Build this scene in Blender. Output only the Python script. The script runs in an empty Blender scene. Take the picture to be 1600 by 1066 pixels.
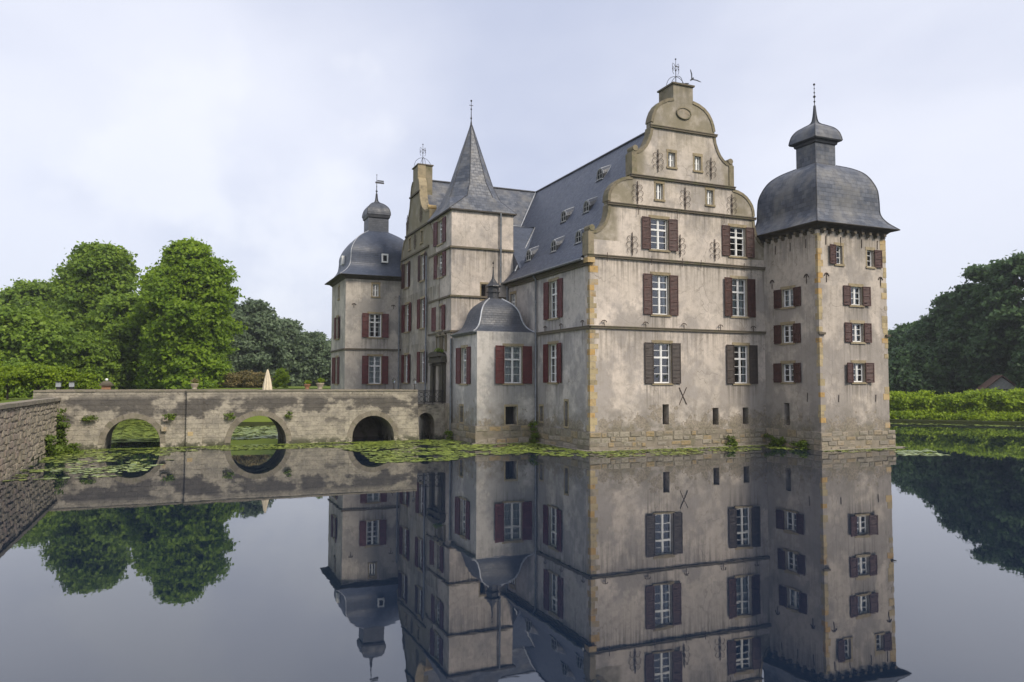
import bpy, math, random
import numpy as np
from mathutils import Vector, Matrix, noise
random.seed(7); rng = np.random.default_rng(7)
S = bpy.context.scene
COL = S.collection

# ------------------------------------------------------------------ camera, sky, sun, exposure
CAM = Vector((-19.90, -35.75, 3.6))
pit, roll, yaw = 0.05535798, -0.00207732, 0.40557368
F = Vector((math.sin(yaw) * math.cos(pit), math.cos(yaw) * math.cos(pit), math.sin(pit)))
R0 = Vector((math.cos(yaw), -math.sin(yaw), 0)); U0 = R0.cross(F)
Rr = R0 * math.cos(roll) - U0 * math.sin(roll); Ur = R0 * math.sin(roll) + U0 * math.cos(roll)
cam = bpy.data.objects.new("camera", bpy.data.cameras.new("camera")); COL.objects.link(cam)
m = Matrix((Rr, Ur, -F)).transposed().to_4x4(); m.translation = CAM
cam.matrix_world = m
cam.data.lens = 26.73; cam.data.sensor_width = 36; cam.data.clip_end = 5000; cam.data.clip_start = 0.1
S.camera = cam

SUN_EL, SUN_AZ = math.radians(42), math.radians(158)      # azimuth clockwise from +Y (north)
sd = Vector((math.sin(SUN_AZ) * math.cos(SUN_EL), math.cos(SUN_AZ) * math.cos(SUN_EL), math.sin(SUN_EL)))
sun = bpy.data.objects.new("sun", bpy.data.lights.new("sun", 'SUN')); COL.objects.link(sun)
sun.data.energy = 2.6; sun.data.angle = math.radians(14); sun.data.color = (1.0, 0.90, 0.76)
sun.rotation_euler = sd.to_track_quat('Z', 'Y').to_euler()

W = bpy.data.worlds.new("World"); S.world = W; W.use_nodes = True
nt = W.node_tree; N = nt.nodes; L = nt.links; N.clear()
def wn(t, **k):
    n = N.new(t)
    for a, b in k.items(): setattr(n, a, b)
    return n
out = wn('ShaderNodeOutputWorld'); sky = wn('ShaderNodeTexSky', sky_type='NISHITA', sun_disc=False,
    sun_elevation=SUN_EL, sun_rotation=SUN_AZ, air_density=1.0, dust_density=2.0, ozone_density=1.5)
bg1 = wn('ShaderNodeBackground'); bg1.inputs[1].default_value = 0.085; L.new(sky.outputs[0], bg1.inputs[0])
tc = wn('ShaderNodeTexCoord'); sep = wn('ShaderNodeSeparateXYZ'); L.new(tc.outputs['Generated'], sep.inputs[0])
# flat veil of high cloud: project the direction on a plane far above
zc = wn('ShaderNodeMath', operation='MAXIMUM'); L.new(sep.outputs[2], zc.inputs[0]); zc.inputs[1].default_value = 0.0
za = wn('ShaderNodeMath', operation='ADD'); L.new(zc.outputs[0], za.inputs[0]); za.inputs[1].default_value = 0.22
dv = wn('ShaderNodeVectorMath', operation='DIVIDE'); L.new(tc.outputs['Generated'], dv.inputs[0])
cmb = wn('ShaderNodeCombineXYZ'); [L.new(za.outputs[0], cmb.inputs[i]) for i in range(3)]; L.new(cmb.outputs[0], dv.inputs[1])
n1 = wn('ShaderNodeTexNoise'); n1.inputs['Scale'].default_value = 0.62; n1.inputs['Detail'].default_value = 6; n1.inputs['Roughness'].default_value = 0.48
mp = wn('ShaderNodeMapping'); mp.inputs['Location'].default_value = (2.3, 0.4, 0.0); mp.inputs['Rotation'].default_value = (0, 0, 0.5); mp.inputs['Scale'].default_value = (1.0, 0.75, 1.0)
L.new(dv.outputs[0], mp.inputs[0]); L.new(mp.outputs[0], n1.inputs['Vector'])
mr = wn('ShaderNodeMapRange', interpolation_type='SMOOTHSTEP'); mr.inputs[1].default_value = 0.34; mr.inputs[2].default_value = 0.60
L.new(n1.outputs[0], mr.inputs[0])
cr = wn('ShaderNodeMix', data_type='RGBA'); L.new(mr.outputs[0], cr.inputs[0])
cr.inputs[6].default_value = (0.47, 0.51, 0.65, 1); cr.inputs[7].default_value = (0.73, 0.75, 0.84, 1)
hz = wn('ShaderNodeMapRange', interpolation_type='SMOOTHSTEP'); hz.inputs[1].default_value = 0.0; hz.inputs[2].default_value = 0.30; hz.inputs[3].default_value = 0.85; hz.inputs[4].default_value = 0.0
L.new(sep.outputs[2], hz.inputs[0])
ch = wn('ShaderNodeMix', data_type='RGBA'); L.new(hz.outputs[0], ch.inputs[0]); L.new(cr.outputs[2], ch.inputs[6]); ch.inputs[7].default_value = (0.62, 0.65, 0.76, 1)
# one soft bank of cumulus low in the north-west
cdir = wn('ShaderNodeVectorMath', operation='DOT_PRODUCT'); L.new(tc.outputs['Generated'], cdir.inputs[0])
cdir.inputs[1].default_value = Vector((0.04, 0.98, 0.215)).normalized()
nz = wn('ShaderNodeTexNoise'); nz.inputs['Scale'].default_value = 7.5; nz.inputs['Detail'].default_value = 6; nz.inputs['Roughness'].default_value = 0.5; L.new(tc.outputs['Generated'], nz.inputs['Vector'])
ad = wn('ShaderNodeMath', operation='MULTIPLY_ADD'); L.new(nz.outputs[0], ad.inputs[0]); ad.inputs[1].default_value = 0.13; L.new(cdir.outputs['Value'], ad.inputs[2])
mc = wn('ShaderNodeMapRange', interpolation_type='SMOOTHSTEP'); mc.inputs[1].default_value = 1.046; mc.inputs[2].default_value = 1.072; mc.inputs[4].default_value = 0.6; L.new(ad.outputs[0], mc.inputs[0])
cc = wn('ShaderNodeMix', data_type='RGBA'); L.new(mc.outputs[0], cc.inputs[0]); L.new(ch.outputs[2], cc.inputs[6]); cc.inputs[7].default_value = (0.80, 0.815, 0.87, 1)
bg2 = wn('ShaderNodeBackground'); L.new(cc.outputs[2], bg2.inputs[0]); bg2.inputs[1].default_value = 1.0
mx = wn('ShaderNodeMixShader'); mx.inputs[0].default_value = 0.86
L.new(bg1.outputs[0], mx.inputs[1]); L.new(bg2.outputs[0], mx.inputs[2]); L.new(mx.outputs[0], out.inputs[0])

S.view_settings.view_transform = 'Standard'; S.view_settings.look = 'None'
S.view_settings.exposure = 0.42; S.view_settings.gamma = 1.0; S.view_settings.use_curve_mapping = False
S.render.engine = 'CYCLES'
S.cycles.max_bounces = 8; S.cycles.transparent_max_bounces = 12; S.cycles.diffuse_bounces = 3
S.cycles.caustics_reflective = False; S.cycles.caustics_refractive = False

# ------------------------------------------------------------------ material helpers
class G:
    def __init__(s, name):
        s.m = bpy.data.materials.new(name); s.m.use_nodes = True
        s.nt = s.m.node_tree; s.n = s.nt.nodes; s.l = s.nt.links
        s.b = s.n['Principled BSDF']; s.tc = s.n.new('ShaderNodeTexCoord')
    def link(s, a, b): s.l.new(a, b)
    def setv(s, node, k, v):
        if isinstance(v, bpy.types.NodeSocket): s.l.new(v, node.inputs[k])
        else: node.inputs[k].default_value = v
    def mapping(s, scale=(1, 1, 1), src=None, loc=(0, 0, 0)):
        n = s.n.new('ShaderNodeMapping'); n.inputs['Scale'].default_value = scale; n.inputs['Location'].default_value = loc
        s.l.new(src or s.tc.outputs['Object'], n.inputs[0]); return n.outputs[0]
    def noise(s, scale, detail=4, rough=.55, vec=None, dist=0):
        n = s.n.new('ShaderNodeTexNoise'); n.inputs['Scale'].default_value = scale; n.inputs['Detail'].default_value = detail
        n.inputs['Roughness'].default_value = rough; n.inputs['Distortion'].default_value = dist
        s.l.new(vec or s.tc.outputs['Object'], n.inputs['Vector']); return n.outputs['Fac']
    def rng(s, v, a, b, c=0, d=1, smooth=True):
        n = s.n.new('ShaderNodeMapRange'); n.interpolation_type = 'SMOOTHSTEP' if smooth else 'LINEAR'
        s.setv(n, 0, v)
        for i, q in enumerate((a, b, c, d)): n.inputs[i + 1].default_value = q
        return n.outputs[0]
    def math(s, op, a, b=0.0):
        n = s.n.new('ShaderNodeMath'); n.operation = op; s.setv(n, 0, a); s.setv(n, 1, b); return n.outputs[0]
    def mix(s, f, a, b, mode='MIX'):
        n = s.n.new('ShaderNodeMix'); n.data_type = 'RGBA'; n.blend_type = mode; s.setv(n, 0, f)
        for k, v in ((6, a), (7, b)):
            if isinstance(v, bpy.types.NodeSocket): s.l.new(v, n.inputs[k])
            else: n.inputs[k].default_value = (*v[:3], 1)
        return n.outputs[2]
    def ramp(s, f, stops):
        n = s.n.new('ShaderNodeValToRGB'); s.l.new(f, n.inputs[0]); e = n.color_ramp.elements
        while len(e) < len(stops): e.new(.5)
        for q, (p, c) in zip(e, stops): q.position = p; q.color = (*c, 1)
        return n.outputs[0]
    def xyz(s, src=None):
        n = s.n.new('ShaderNodeSeparateXYZ'); s.l.new(src or s.tc.outputs['Object'], n.inputs[0]); return n.outputs
    def objrand(s): return s.n.new('ShaderNodeObjectInfo').outputs['Random']
    def bump(s, h, strength=.3, dist=.02, normal=None):
        n = s.n.new('ShaderNodeBump'); n.inputs['Strength'].default_value = strength; n.inputs['Distance'].default_value = dist
        s.l.new(h, n.inputs['Height'])
        if normal: s.l.new(normal, n.inputs['Normal'])
        return n.outputs[0]
    def fin(s, color=None, rough=.8, normal=None, metal=0, spec=.5):
        if color is not None:
            if isinstance(color, bpy.types.NodeSocket): s.l.new(color, s.b.inputs['Base Color'])
            else: s.b.inputs['Base Color'].default_value = (*color, 1)
        s.setv(s.b, 'Roughness', rough); s.b.inputs['Metallic'].default_value = metal
        s.b.inputs['Specular IOR Level'].default_value = spec
        if normal: s.l.new(normal, s.b.inputs['Normal'])
        return s.m

def plaster(name, base, alt, levels, seed=0., dirt=.75, aged=0., sills=(), ax=0, olive=()):
    g = G(name); xyz = g.xyz(); z = xyz[2]
    off = g.mapping(loc=(seed, seed * .7, 0))
    big = g.noise(.33, 6, .6, off)
    mid = g.noise(1.6, 8, .62, off)
    c = g.mix(g.rng(big, .36, .66), base, alt)
    c = g.mix(g.math('MULTIPLY', g.rng(mid, .45, .75), .35), c, tuple(x * .55 for x in base))
    fine = g.noise(9, 6, .7, off)
    c = g.mix(g.math('MULTIPLY', g.rng(fine, .5, .8), .22), c, tuple(x * .5 for x in base))
    # repaired patches of lighter render
    patch = g.rng(g.noise(.55, 3, .45, g.mapping(loc=(seed + 9, 3, 5))), .60, .625)
    c = g.mix(g.math('MULTIPLY', patch, .30), c, tuple(min(1, x * 1.3) for x in base))
    # cracks / craquelure of thin dark lines
    v = g.n.new('ShaderNodeTexVoronoi'); v.feature = 'DISTANCE_TO_EDGE'; v.inputs['Scale'].default_value = .5
    dn = g.n.new('ShaderNodeVectorMath'); dn.operation = 'ADD'; g.l.new(off, dn.inputs[0])
    nn = g.n.new('ShaderNodeTexNoise'); nn.inputs['Scale'].default_value = 1.2; nn.inputs['Detail'].default_value = 6; g.l.new(off, nn.inputs['Vector']); g.l.new(nn.outputs['Color'], dn.inputs[1])
    g.l.new(dn.outputs[0], v.inputs['Vector'])
    crk = g.math('MULTIPLY', g.rng(v.outputs['Distance'], .0, .012, 1, 0), g.rng(big, .42, .58))
    c = g.mix(g.math('MULTIPLY', crk, .45), c, (.10, .085, .065))
    # broad grey grime clouds, heavier low on the wall, and bare lighter areas
    gr = g.noise(.55, 8, .66, g.mapping((1, 1, .75), loc=(seed + 4, 1, 8)))
    c = g.mix(g.math('MULTIPLY', g.rng(g.math('ADD', gr, g.rng(z, 1., 9., .07, -.03, False)), .43, .57), .74), c, tuple(x * q for x, q in zip(base, (.50, .52, .56))))
    c = g.mix(g.math('MULTIPLY', g.rng(g.noise(2.4, 9, .72, off), .48, .62), .38), c, tuple(x * .5 for x in base))
    for x0, x1, z0, z1 in olive:
        q = g.math('MULTIPLY', g.math('MULTIPLY', g.rng(xyz[ax], x0 - .25, x0 + .25), g.rng(xyz[ax], x1 - .25, x1 + .25, 1, 0)), g.math('MULTIPLY', g.math('GREATER_THAN', z, z0), g.math('LESS_THAN', z, z1)))
        c = g.mix(g.math('MULTIPLY', q, g.rng(mid, .25, .6, .35, .85)), c, (.215, .19, .13))
    # streaks running down under every ledge
    st = g.noise(1., 5, .6, g.mapping((5.5, 5.5, .22), loc=(seed, 0, 0)))
    st2 = g.noise(1., 4, .6, g.mapping((14, 14, .35), loc=(seed, 2, 0)))
    tot = None
    for lv, ln, amt in levels:
        d = g.math('SUBTRACT', lv, z)
        mk = g.math('MULTIPLY', g.rng(d, 0, ln, 1, 0, False), g.math('GREATER_THAN', d, 0.0))
        mk = g.math('MULTIPLY', mk, amt)
        tot = mk if tot is None else g.math('MAXIMUM', tot, mk)
    for u0, u1, zs in sills:
        d = g.math('SUBTRACT', zs, z); mk_ = g.math('MULTIPLY', g.rng(d, 0, 1.5, 1, 0, False), g.math('GREATER_THAN', d, 0.0))
        mk_ = g.math('MULTIPLY', mk_, g.math('MULTIPLY', g.rng(xyz[ax], u0 - .15, u0 + .1), g.rng(xyz[ax], u1 - .1, u1 + .15, 1, 0))); tot = g.math('MAXIMUM', tot, mk_)
    s1 = g.math('MULTIPLY', g.rng(st, .42, .68), tot); s2 = g.math('MULTIPLY', g.rng(st2, .5, .72), tot)
    c = g.mix(g.math('MULTIPLY', s1, dirt), c, (.10, .088, .07))
    c = g.mix(g.math('MULTIPLY', s2, dirt * .8), c, (.075, .068, .055))
    # faint general streaking
    c = g.mix(g.math('MULTIPLY', g.rng(st2, .5, .8), .18), c, (.16, .14, .115))
    # damp and grime climbing from the plinth
    damp = g.math('MULTIPLY', g.rng(z, .8, 3.4, 1, 0), g.rng(mid, .34, .62))
    c = g.mix(g.math('MULTIPLY', damp, .8), c, (.17, .155, .135))
    fl = g.math('MULTIPLY', g.rng(g.math('ADD', g.noise(1.1, 9, .7, g.mapping(loc=(seed, 7, 1))), g.rng(z, 1.0, 3.2, .07, -.12)), .55, .575), g.rng(z, 3.6, 4.2, 1, 0))
    c = g.mix(g.math('MULTIPLY', fl, .7), c, g.mix(g.rng(fine, .4, .6), (.30, .255, .19), (.16, .135, .105)))
    # green algae low and ochre lichen high on the gable
    c = g.mix(g.math('MULTIPLY', g.rng(z, .5, 1.6, .6, 0), g.rng(mid, .4, .6)), c, (.11, .11, .06))
    if aged:
        f = g.math('MULTIPLY', g.rng(z, 10.5, 19.5, .25, 1), g.rng(g.noise(.6, 7, .65, off), .36, .62))
        c = g.mix(g.math('MULTIPLY', f, aged), c, (.215, .185, .115))
    hgt = g.math('ADD', g.math('SUBTRACT', g.noise(3, 8, .65, off), g.math('MULTIPLY', fl, .8)), g.math('MULTIPLY', crk, -.4))
    return g.fin(c, .93, g.bump(hgt, .35, .05), spec=.2)

def stone(name, stops, scale=3., rough=.9, bumpd=.03, moss=0., usez=False):
    g = G(name); r = g.objrand()
    off = g.n.new('ShaderNodeVectorMath'); off.operation = 'ADD'; g.l.new(g.tc.outputs['Object'], off.inputs[0])
    cm = g.n.new('ShaderNodeCombineXYZ'); q = g.math('MULTIPLY', r, 40.); [g.l.new(q, cm.inputs[i]) for i in range(3)]; g.l.new(cm.outputs[0], off.inputs[1])
    v = off.outputs[0]
    f = g.math('ADD', g.math('MULTIPLY', r, .6), g.math('MULTIPLY', g.noise(scale * .4, 4, .6, v), .4))
    c = g.ramp(f, stops)
    c = g.mix(g.math('MULTIPLY', g.rng(g.noise(scale, 8, .7, v), .45, .72), .6), c, (.09, .08, .06))
    if moss:
        c = g.mix(g.math('MULTIPLY', g.rng(g.noise(scale * .7, 6, .65, v), .48, .66), moss), c, (.10, .105, .045))
    return g.fin(c, rough, g.bump(g.noise(scale * 4, 8, .7, v), .6, bumpd), spec=.25)

def plain(name, col, rough=.5, metal=0, var=.2, scale=4, spec=.5, bump=.0):
    g = G(name)
    c = g.mix(g.math('MULTIPLY', g.rng(g.noise(scale, 5, .6), .35, .7), var * 2), col, tuple(x * .45 for x in col))
    return g.fin(c, rough, g.bump(g.noise(scale * 3, 5), bump, .01) if bump else None, metal, spec)

LV = [(6.50, 2.2, .85), (10.38, 1.9, 1.0), (13.38, 1.2, .8), (15.1, .9, .6), (18.05, 1.3, .5), (20.8, 1.6, .7)]
SILL_S = [(3.4, 5.8, 3.5), (9.0, 11.25, 3.5), (3.4, 5.6, 7.35), (8.9, 11.2, 7.45), (3.3, 5.65, 11.0), (8.8, 11.15, 11.0), (7.7, 8.3, 13.9), (6.9, 7.5, 15.85)]
OLIVE_S = [(-.5, 1.75, 11.4, 13.4), (10.75, 13, 11.0, 13.4), (0.5, 2.9, 13.45, 15.1), (9.6, 12, 13.45, 15.1), (2.2, 3.5, 15.2, 16.8), (9.0, 10.3, 15.2, 16.8), (3.8, 8.6, 18.15, 21)]
MAT = {}
MAT['plaster_south'] = plaster('weathered_cream_render', (.62, .545, .47), (.52, .465, .41), LV, 3., .68, .4, SILL_S, 0, OLIVE_S)
MAT['plaster_west'] = plaster('shade_greyed_render', (.54, .50, .465), (.48, .445, .41), LV[:2], 17., .55, .0, [(3.1, 5.7, 7.3), (3.2, 5.7, 3.5)], 1)  # great wing's render, its colour greyed for the sunless west side
MAT['plaster_gable_west'] = plaster('mossy_grey_render', (.48, .44, .385), (.37, .335, .285), LV, 47., .9, 1., [(16.6, 18.8, 7.5), (20.5, 23.4, 7.5), (16.7, 18.9, 11.0), (21.2, 23.2, 11.)], 1, [(10, 30, 13.4, 21)])
MAT['plaster_tower'] = plaster('tower_render', (.54, .475, .405), (.44, .39, .34), [(11.9, 1.8, 1.), (9.05, 9., .22)], 31., .7, .2, [(13.7, 15.7, 3.6), (13.7, 15.7, 5.85), (13.7, 15.7, 7.95)])
MAT['plaster_stair'] = plaster('stair_tower_render', (.60, .53, .465), (.50, .45, .40), [(15.1, .9, .5), (12.5, 2.4, .9), (9.3, 1.8, 1.), (7.0, .7, .8)], 63., .7, .3)
MAT['plaster_pavilion'] = plaster('pavilion_render', (.57, .54, .505), (.51, .48, .445), [(6.7, 1.2, .5)], 77., .45, 0., [(-2.7, -.35, 3.5)])
MAT['plaster_far_tower'] = plaster('far_tower_render', (.52, .475, .415), (.43, .39, .345), [(12.0, 1.5, .9), (6.2, .8, .8)], 90., .6, 0., [(-7.2, -5.1, 7.1), (-7.1, -5.1, 3.5)])
OCH = [(.0, (.22, .18, .12)), (.3, (.38, .31, .18)), (.5, (.46, .37, .22)), (.68, (.46, .29, .10)), (.76, (.36, .31, .23)), (1., (.28, .25, .20))]
MIXS = [(.0, (.12, .105, .085)), (.25, (.23, .20, .16)), (.42, (.34, .30, .24)), (.55, (.26, .235, .20)), (.68, (.34, .25, .13)), (.74, (.28, .245, .19)), (1., (.19, .175, .15))]
GRY = [(.0, (.13, .12, .10)), (.3, (.24, .215, .18)), (.55, (.33, .29, .24)), (.75, (.30, .235, .15)), (1., (.22, .21, .19))]
MAT['ochre'] = stone('ochre_sandstone', OCH, 3.)
MAT['trim'] = stone('weathered_trim_stone', [(.0, (.16, .135, .095)), (.5, (.235, .20, .135)), (1., (.30, .25, .17))], 2.5, moss=.5)
MAT['ledge'] = stone('dark_ledge_stone', [(.0, (.08, .068, .052)), (.5, (.12, .10, .075)), (1., (.17, .145, .105))], 2.5, moss=.5)
MAT['surround'] = stone('window_surround_stone', [(.0, (.24, .20, .13)), (.5, (.32, .26, .16)), (1., (.36, .31, .22))], 3.)
MAT['mixstone'] = stone('mixed_plinth_stone', MIXS, 3., moss=.45)
MAT['greystone'] = stone('grey_plinth_stone', GRY, 3., moss=.45)
MAT['mortar'] = stone('lime_mortar', [(.0, (.20, .175, .14)), (1., (.27, .235, .185))], 2., moss=.4)
MAT['portal'] = stone('dark_portal_stone', [(.0, (.03, .028, .022)), (.5, (.06, .054, .044)), (1., (.09, .08, .06))], 4., moss=.4)  # very dark stone colour throughout
MAT['rough'] = stone('rubble_stone', [(.0, (.16, .135, .11)), (.25, (.26, .225, .175)), (.5, (.38, .33, .26)), (.75, (.28, .225, .19)), (1., (.44, .39, .32))], 2.6, bumpd=.06, moss=.4)

def bridge_mat():
    g = G('blackened_bridge_render'); x = g.xyz(); z = x[2]
    big = g.noise(.5, 6, .62); mid = g.noise(2., 8, .68)
    c = g.mix(g.rng(mid, .35, .65), (.42, .375, .30), (.26, .235, .195))
    blk = g.rng(g.math('ADD', g.noise(.7, 7, .6, g.mapping((1, 1, 1.6), loc=(4, 0, 2))), g.rng(z, .9, 2.6, -.08, .08)), .48, .58)
    zed = g.math('MULTIPLY', g.rng(z, .9, 1.6), g.rng(z, 2.6, 3.05, 1, 0))
    c = g.mix(g.math('MULTIPLY', g.math('MULTIPLY', blk, zed), .84), c, (.072, .066, .062))
    br = g.n.new('ShaderNodeTexBrick'); br.inputs['Scale'].default_value = 1.; br.inputs['Brick Width'].default_value = .62; br.inputs['Row Height'].default_value = .27; br.inputs['Mortar Size'].default_value = .012; br.inputs['Mortar Smooth'].default_value = .6
    cm = g.n.new('ShaderNodeCombineXYZ'); g.l.new(g.math('ADD', g.math('ADD', x[0], x[1]), g.math('MULTIPLY', mid, .2)), cm.inputs[0]); g.l.new(g.math('ADD', z, g.math('MULTIPLY', big, .15)), cm.inputs[1]); g.l.new(cm.outputs[0], br.inputs['Vector'])
    br.inputs['Color1'].default_value = (.8, .8, .8, 1); br.inputs['Color2'].default_value = (1, 1, 1, 1); br.inputs['Mortar'].default_value = (.35, .35, .35, 1)
    vis = g.rng(big, .42, .60)
    c = g.mix(g.math('MULTIPLY', vis, .38), c, g.mix(1., c, br.outputs['Color'], 'MULTIPLY'))
    pit_ = g.noise(7, 7, .7)
    c = g.mix(g.math('MULTIPLY', g.rng(pit_, .54, .7), .6), c, (.08, .07, .055))
    c = g.mix(g.math('MULTIPLY', g.rng(z, .05, .5, 1, 0), g.rng(mid, .4, .55)), c, (.09, .09, .06))
    h = g.math('ADD', g.math('MULTIPLY', br.outputs['Fac'], -.4), g.math('ADD', mid, pit_))
    return g.fin(c, .95, g.bump(h, .8, .07), spec=.2)
MAT['bridge'] = bridge_mat()

def slate(name, c1, c2, weather, wmix=.5, bw=.26, rh=.155):
    g = G(name); uv = g.tc.outputs['UV']
    br = g.n.new('ShaderNodeTexBrick'); g.l.new(uv, br.inputs['Vector'])
    for k, v in (('Scale', 1.), ('Brick Width', bw), ('Row Height', rh), ('Mortar Size', .009), ('Mortar Smooth', .3), ('Bias', 0.)): br.inputs[k].default_value = v
    br.inputs['Color1'].default_value = (*c1, 1); br.inputs['Color2'].default_value = (*c2, 1); br.inputs['Mortar'].default_value = (.018, .02, .026, 1)
    n1_ = g.noise(.8, 6, .6); n2_ = g.noise(5, 6, .7); n3 = g.noise(1, 4, .6, g.mapping((3, 3, .5)))
    c = g.mix(g.math('MULTIPLY', g.rng(n1_, .4, .68), wmix), br.outputs['Color'], weather)
    c = g.mix(g.math('MULTIPLY', g.rng(n2_, .56, .75), .35), c, tuple(min(1, x * 1.9) for x in c2))
    c = g.mix(g.math('MULTIPLY', g.rng(n3, .52, .75), .4), c, tuple(x * .5 for x in c1))
    h = g.math('ADD', g.math('MULTIPLY', br.outputs['Fac'], -1.), g.math('MULTIPLY', g.noise(1.3, 4), .8))
    return g.fin(c, g.rng(n2_, .3, .7, .42, .62), g.bump(h, .55, .03), spec=.5)
MAT['slate'] = slate('blue_slate', (.034, .047, .078), (.06, .076, .118), (.085, .095, .12), .4)
MAT['slate_grey'] = slate('weathered_grey_slate', (.034, .044, .068), (.10, .112, .14), (.20, .19, .17), .55, .34, .24)
MAT['slate_dark'] = slate('dark_slate', (.042, .050, .068), (.068, .077, .098), (.09, .09, .095), .3)

MAT['greywood'] = plain('grey_painted_wood', (.42, .42, .40), .6, 0, .3)
MAT['lead'] = plain('lead_flashing', (.42, .44, .47), .45, .3, .25)
MAT['zinc'] = plain('zinc_pipe', (.20, .215, .235), .45, .4, .3)
MAT['iron'] = plain('wrought_iron', (.025, .022, .02), .6, .3, .2)
MAT['rust_iron'] = plain('rusted_iron', (.085, .06, .045), .8, .1, .4, 8)
MAT['white'] = plain('white_window_paint', (.78, .78, .76), .45, 0, .12, 3)
MAT['shutter_red'] = plain('red_shutter_paint', (.115, .022, .022), .55, 0, .35, 5)
MAT['shutter_brown'] = plain('brown_shutter_paint', (.072, .028, .022), .6, 0, .4, 5)
MAT['shutter_dark'] = plain('dark_shutter_paint', (.050, .036, .030), .6, 0, .4, 5)
MAT['dark'] = plain('dark_room', (.018, .019, .022), .9, 0, .2)  # near black, paints the unlit interior behind openings
MAT['door'] = plain('black_oak_door', (.028, .026, .026), .6, 0, .3)
MAT['curtain'] = plain('net_curtain', (.62, .68, .68), .9, 0, .15, 2)
MAT['soffit'] = plain('timber_soffit', (.065, .055, .042), .85, 0, .4, 3)
MAT['parasol'] = plain('cream_canvas', (.66, .58, .43), .85, 0, .12, 3)
MAT['terracotta'] = plain('terracotta', (.33, .17, .09), .85, 0, .3, 6)
MAT['urnstone'] = plain('pale_urn_stone', (.42, .36, .27), .9, 0, .3, 6)
MAT['bird'] = plain('black_feathers', (.012, .012, .014), .6)
MAT['tile'] = plain('brown_roof_tiles', (.14, .075, .05), .9, 0, .4, 5)
MAT['timber'] = plain('black_timber', (.03, .026, .022), .8)
MAT['limewash'] = plain('shade_darkened_limewash', (.27, .27, .26), .9, 0, .2)  # white limewash with the shade under the oaks put into its colour
def glassmat():
    g = G('window_glass'); n = g.n; l = g.l
    fr = n.new('ShaderNodeFresnel'); fr.inputs[0].default_value = 1.6
    gl = n.new('ShaderNodeBsdfGlossy'); gl.inputs['Roughness'].default_value = .04; gl.inputs['Color'].default_value = (.9, .93, 1, 1)
    l.new(g.bump(g.noise(1.7, 2), .25, .05), gl.inputs['Normal'])
    tr = n.new('ShaderNodeBsdfTransparent'); tr.inputs[0].default_value = (.80, .84, .86, 1)
    mx_ = n.new('ShaderNodeMixShader'); f = g.math('MINIMUM', g.math('MULTIPLY', fr.outputs[0], 2.4), 1.)
    l.new(f, mx_.inputs[0]); l.new(tr.outputs[0], mx_.inputs[1]); l.new(gl.outputs[0], mx_.inputs[2])
    l.new(mx_.outputs[0], n['Material Output'].inputs[0]); return g.m
MAT['glass'] = glassmat()

def leafmat(name, dark, light, trans=.35):
    g = G(name); a = g.n.new('ShaderNodeAttribute'); a.attribute_name = 'tint'
    f = g.math('ADD', g.math('MULTIPLY', a.outputs['Fac'], .65), g.math('MULTIPLY', g.rng(g.noise(.35, 3), .3, .7), .35))
    c = g.mix(f, dark, light)
    g.fin(c, .55, None, 0, .3)
    t = g.n.new('ShaderNodeBsdfTranslucent'); g.l.new(g.mix(.5, c, light), t.inputs[0])
    mx_ = g.n.new('ShaderNodeMixShader'); mx_.inputs[0].default_value = trans
    g.l.new(g.b.outputs[0], mx_.inputs[1]); g.l.new(t.outputs[0], mx_.inputs[2]); g.l.new(mx_.outputs[0], g.n['Material Output'].inputs[0])
    return g.m
MAT['leaf_a'] = leafmat('maple_leaves', (.05, .12, .010), (.31, .44, .03), .45)
MAT['leaf_b'] = leafmat('lime_leaves', (.05, .11, .012), (.25, .36, .035))
MAT['leaf_c'] = leafmat('oak_leaves', (.022, .058, .024), (.11, .185, .06), .35)
MAT['leaf_far'] = leafmat('haze_tinted_leaves', (.075, .11, .06), (.17, .23, .12), .35)  # distance haze is mixed into this greyer leaf colour
MAT['leaf_y'] = leafmat('yellow_green_leaves', (.09, .16, .008), (.30, .40, .02), .4)
MAT['leaf_r'] = leafmat('rhododendron_leaves', (.07, .09, .03), (.32, .24, .10), .3)
MAT['leaf_h'] = leafmat('laurel_leaves', (.05, .12, .008), (.40, .52, .02), .35)
MAT['leaf_i'] = leafmat('ivy_leaves', (.04, .08, .01), (.19, .26, .03), .3)
MAT['bark'] = plain('bark', (.07, .055, .04), .95, 0, .4, 6, bump=.5)
def padmat():
    g = G('lily_pads'); a = g.n.new('ShaderNodeAttribute'); a.attribute_name = 'tint'
    c = g.mix(a.outputs['Fac'], (.11, .16, .03), (.32, .39, .07))
    return g.fin(c, .30, None, 0, .6)
MAT['pad'] = padmat()
def grassmat(name, a, b):
    g = G(name); c = g.mix(g.rng(g.noise(.12, 5), .3, .7), a, b)
    c = g.mix(g.math('MULTIPLY', g.noise(6, 6, .8), .5), c, tuple(x * .5 for x in a))
    return g.fin(c, .95, g.bump(g.noise(20, 4), .6, .05), spec=.1)
MAT['grass'] = grassmat('lawn_grass', (.10, .145, .02), (.155, .20, .035))
MAT['earth'] = grassmat('forest_floor', (.03, .04, .015), (.06, .07, .025))
MAT['mud'] = grassmat('bank_mud', (.045, .042, .028), (.06, .07, .03))
def watermat():
    g = G('moat_water')
    h = g.math('ADD', g.noise(.9, 3, .5, g.mapping((1, 1, 1))), g.math('MULTIPLY', g.noise(4, 2, .5), .12))
    g.fin((.006, .013, .028), .015, g.bump(h, .10, .011), 0, .5)
    g.b.inputs['IOR'].default_value = 1.75
    return g.m
MAT['water'] = watermat()

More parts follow.
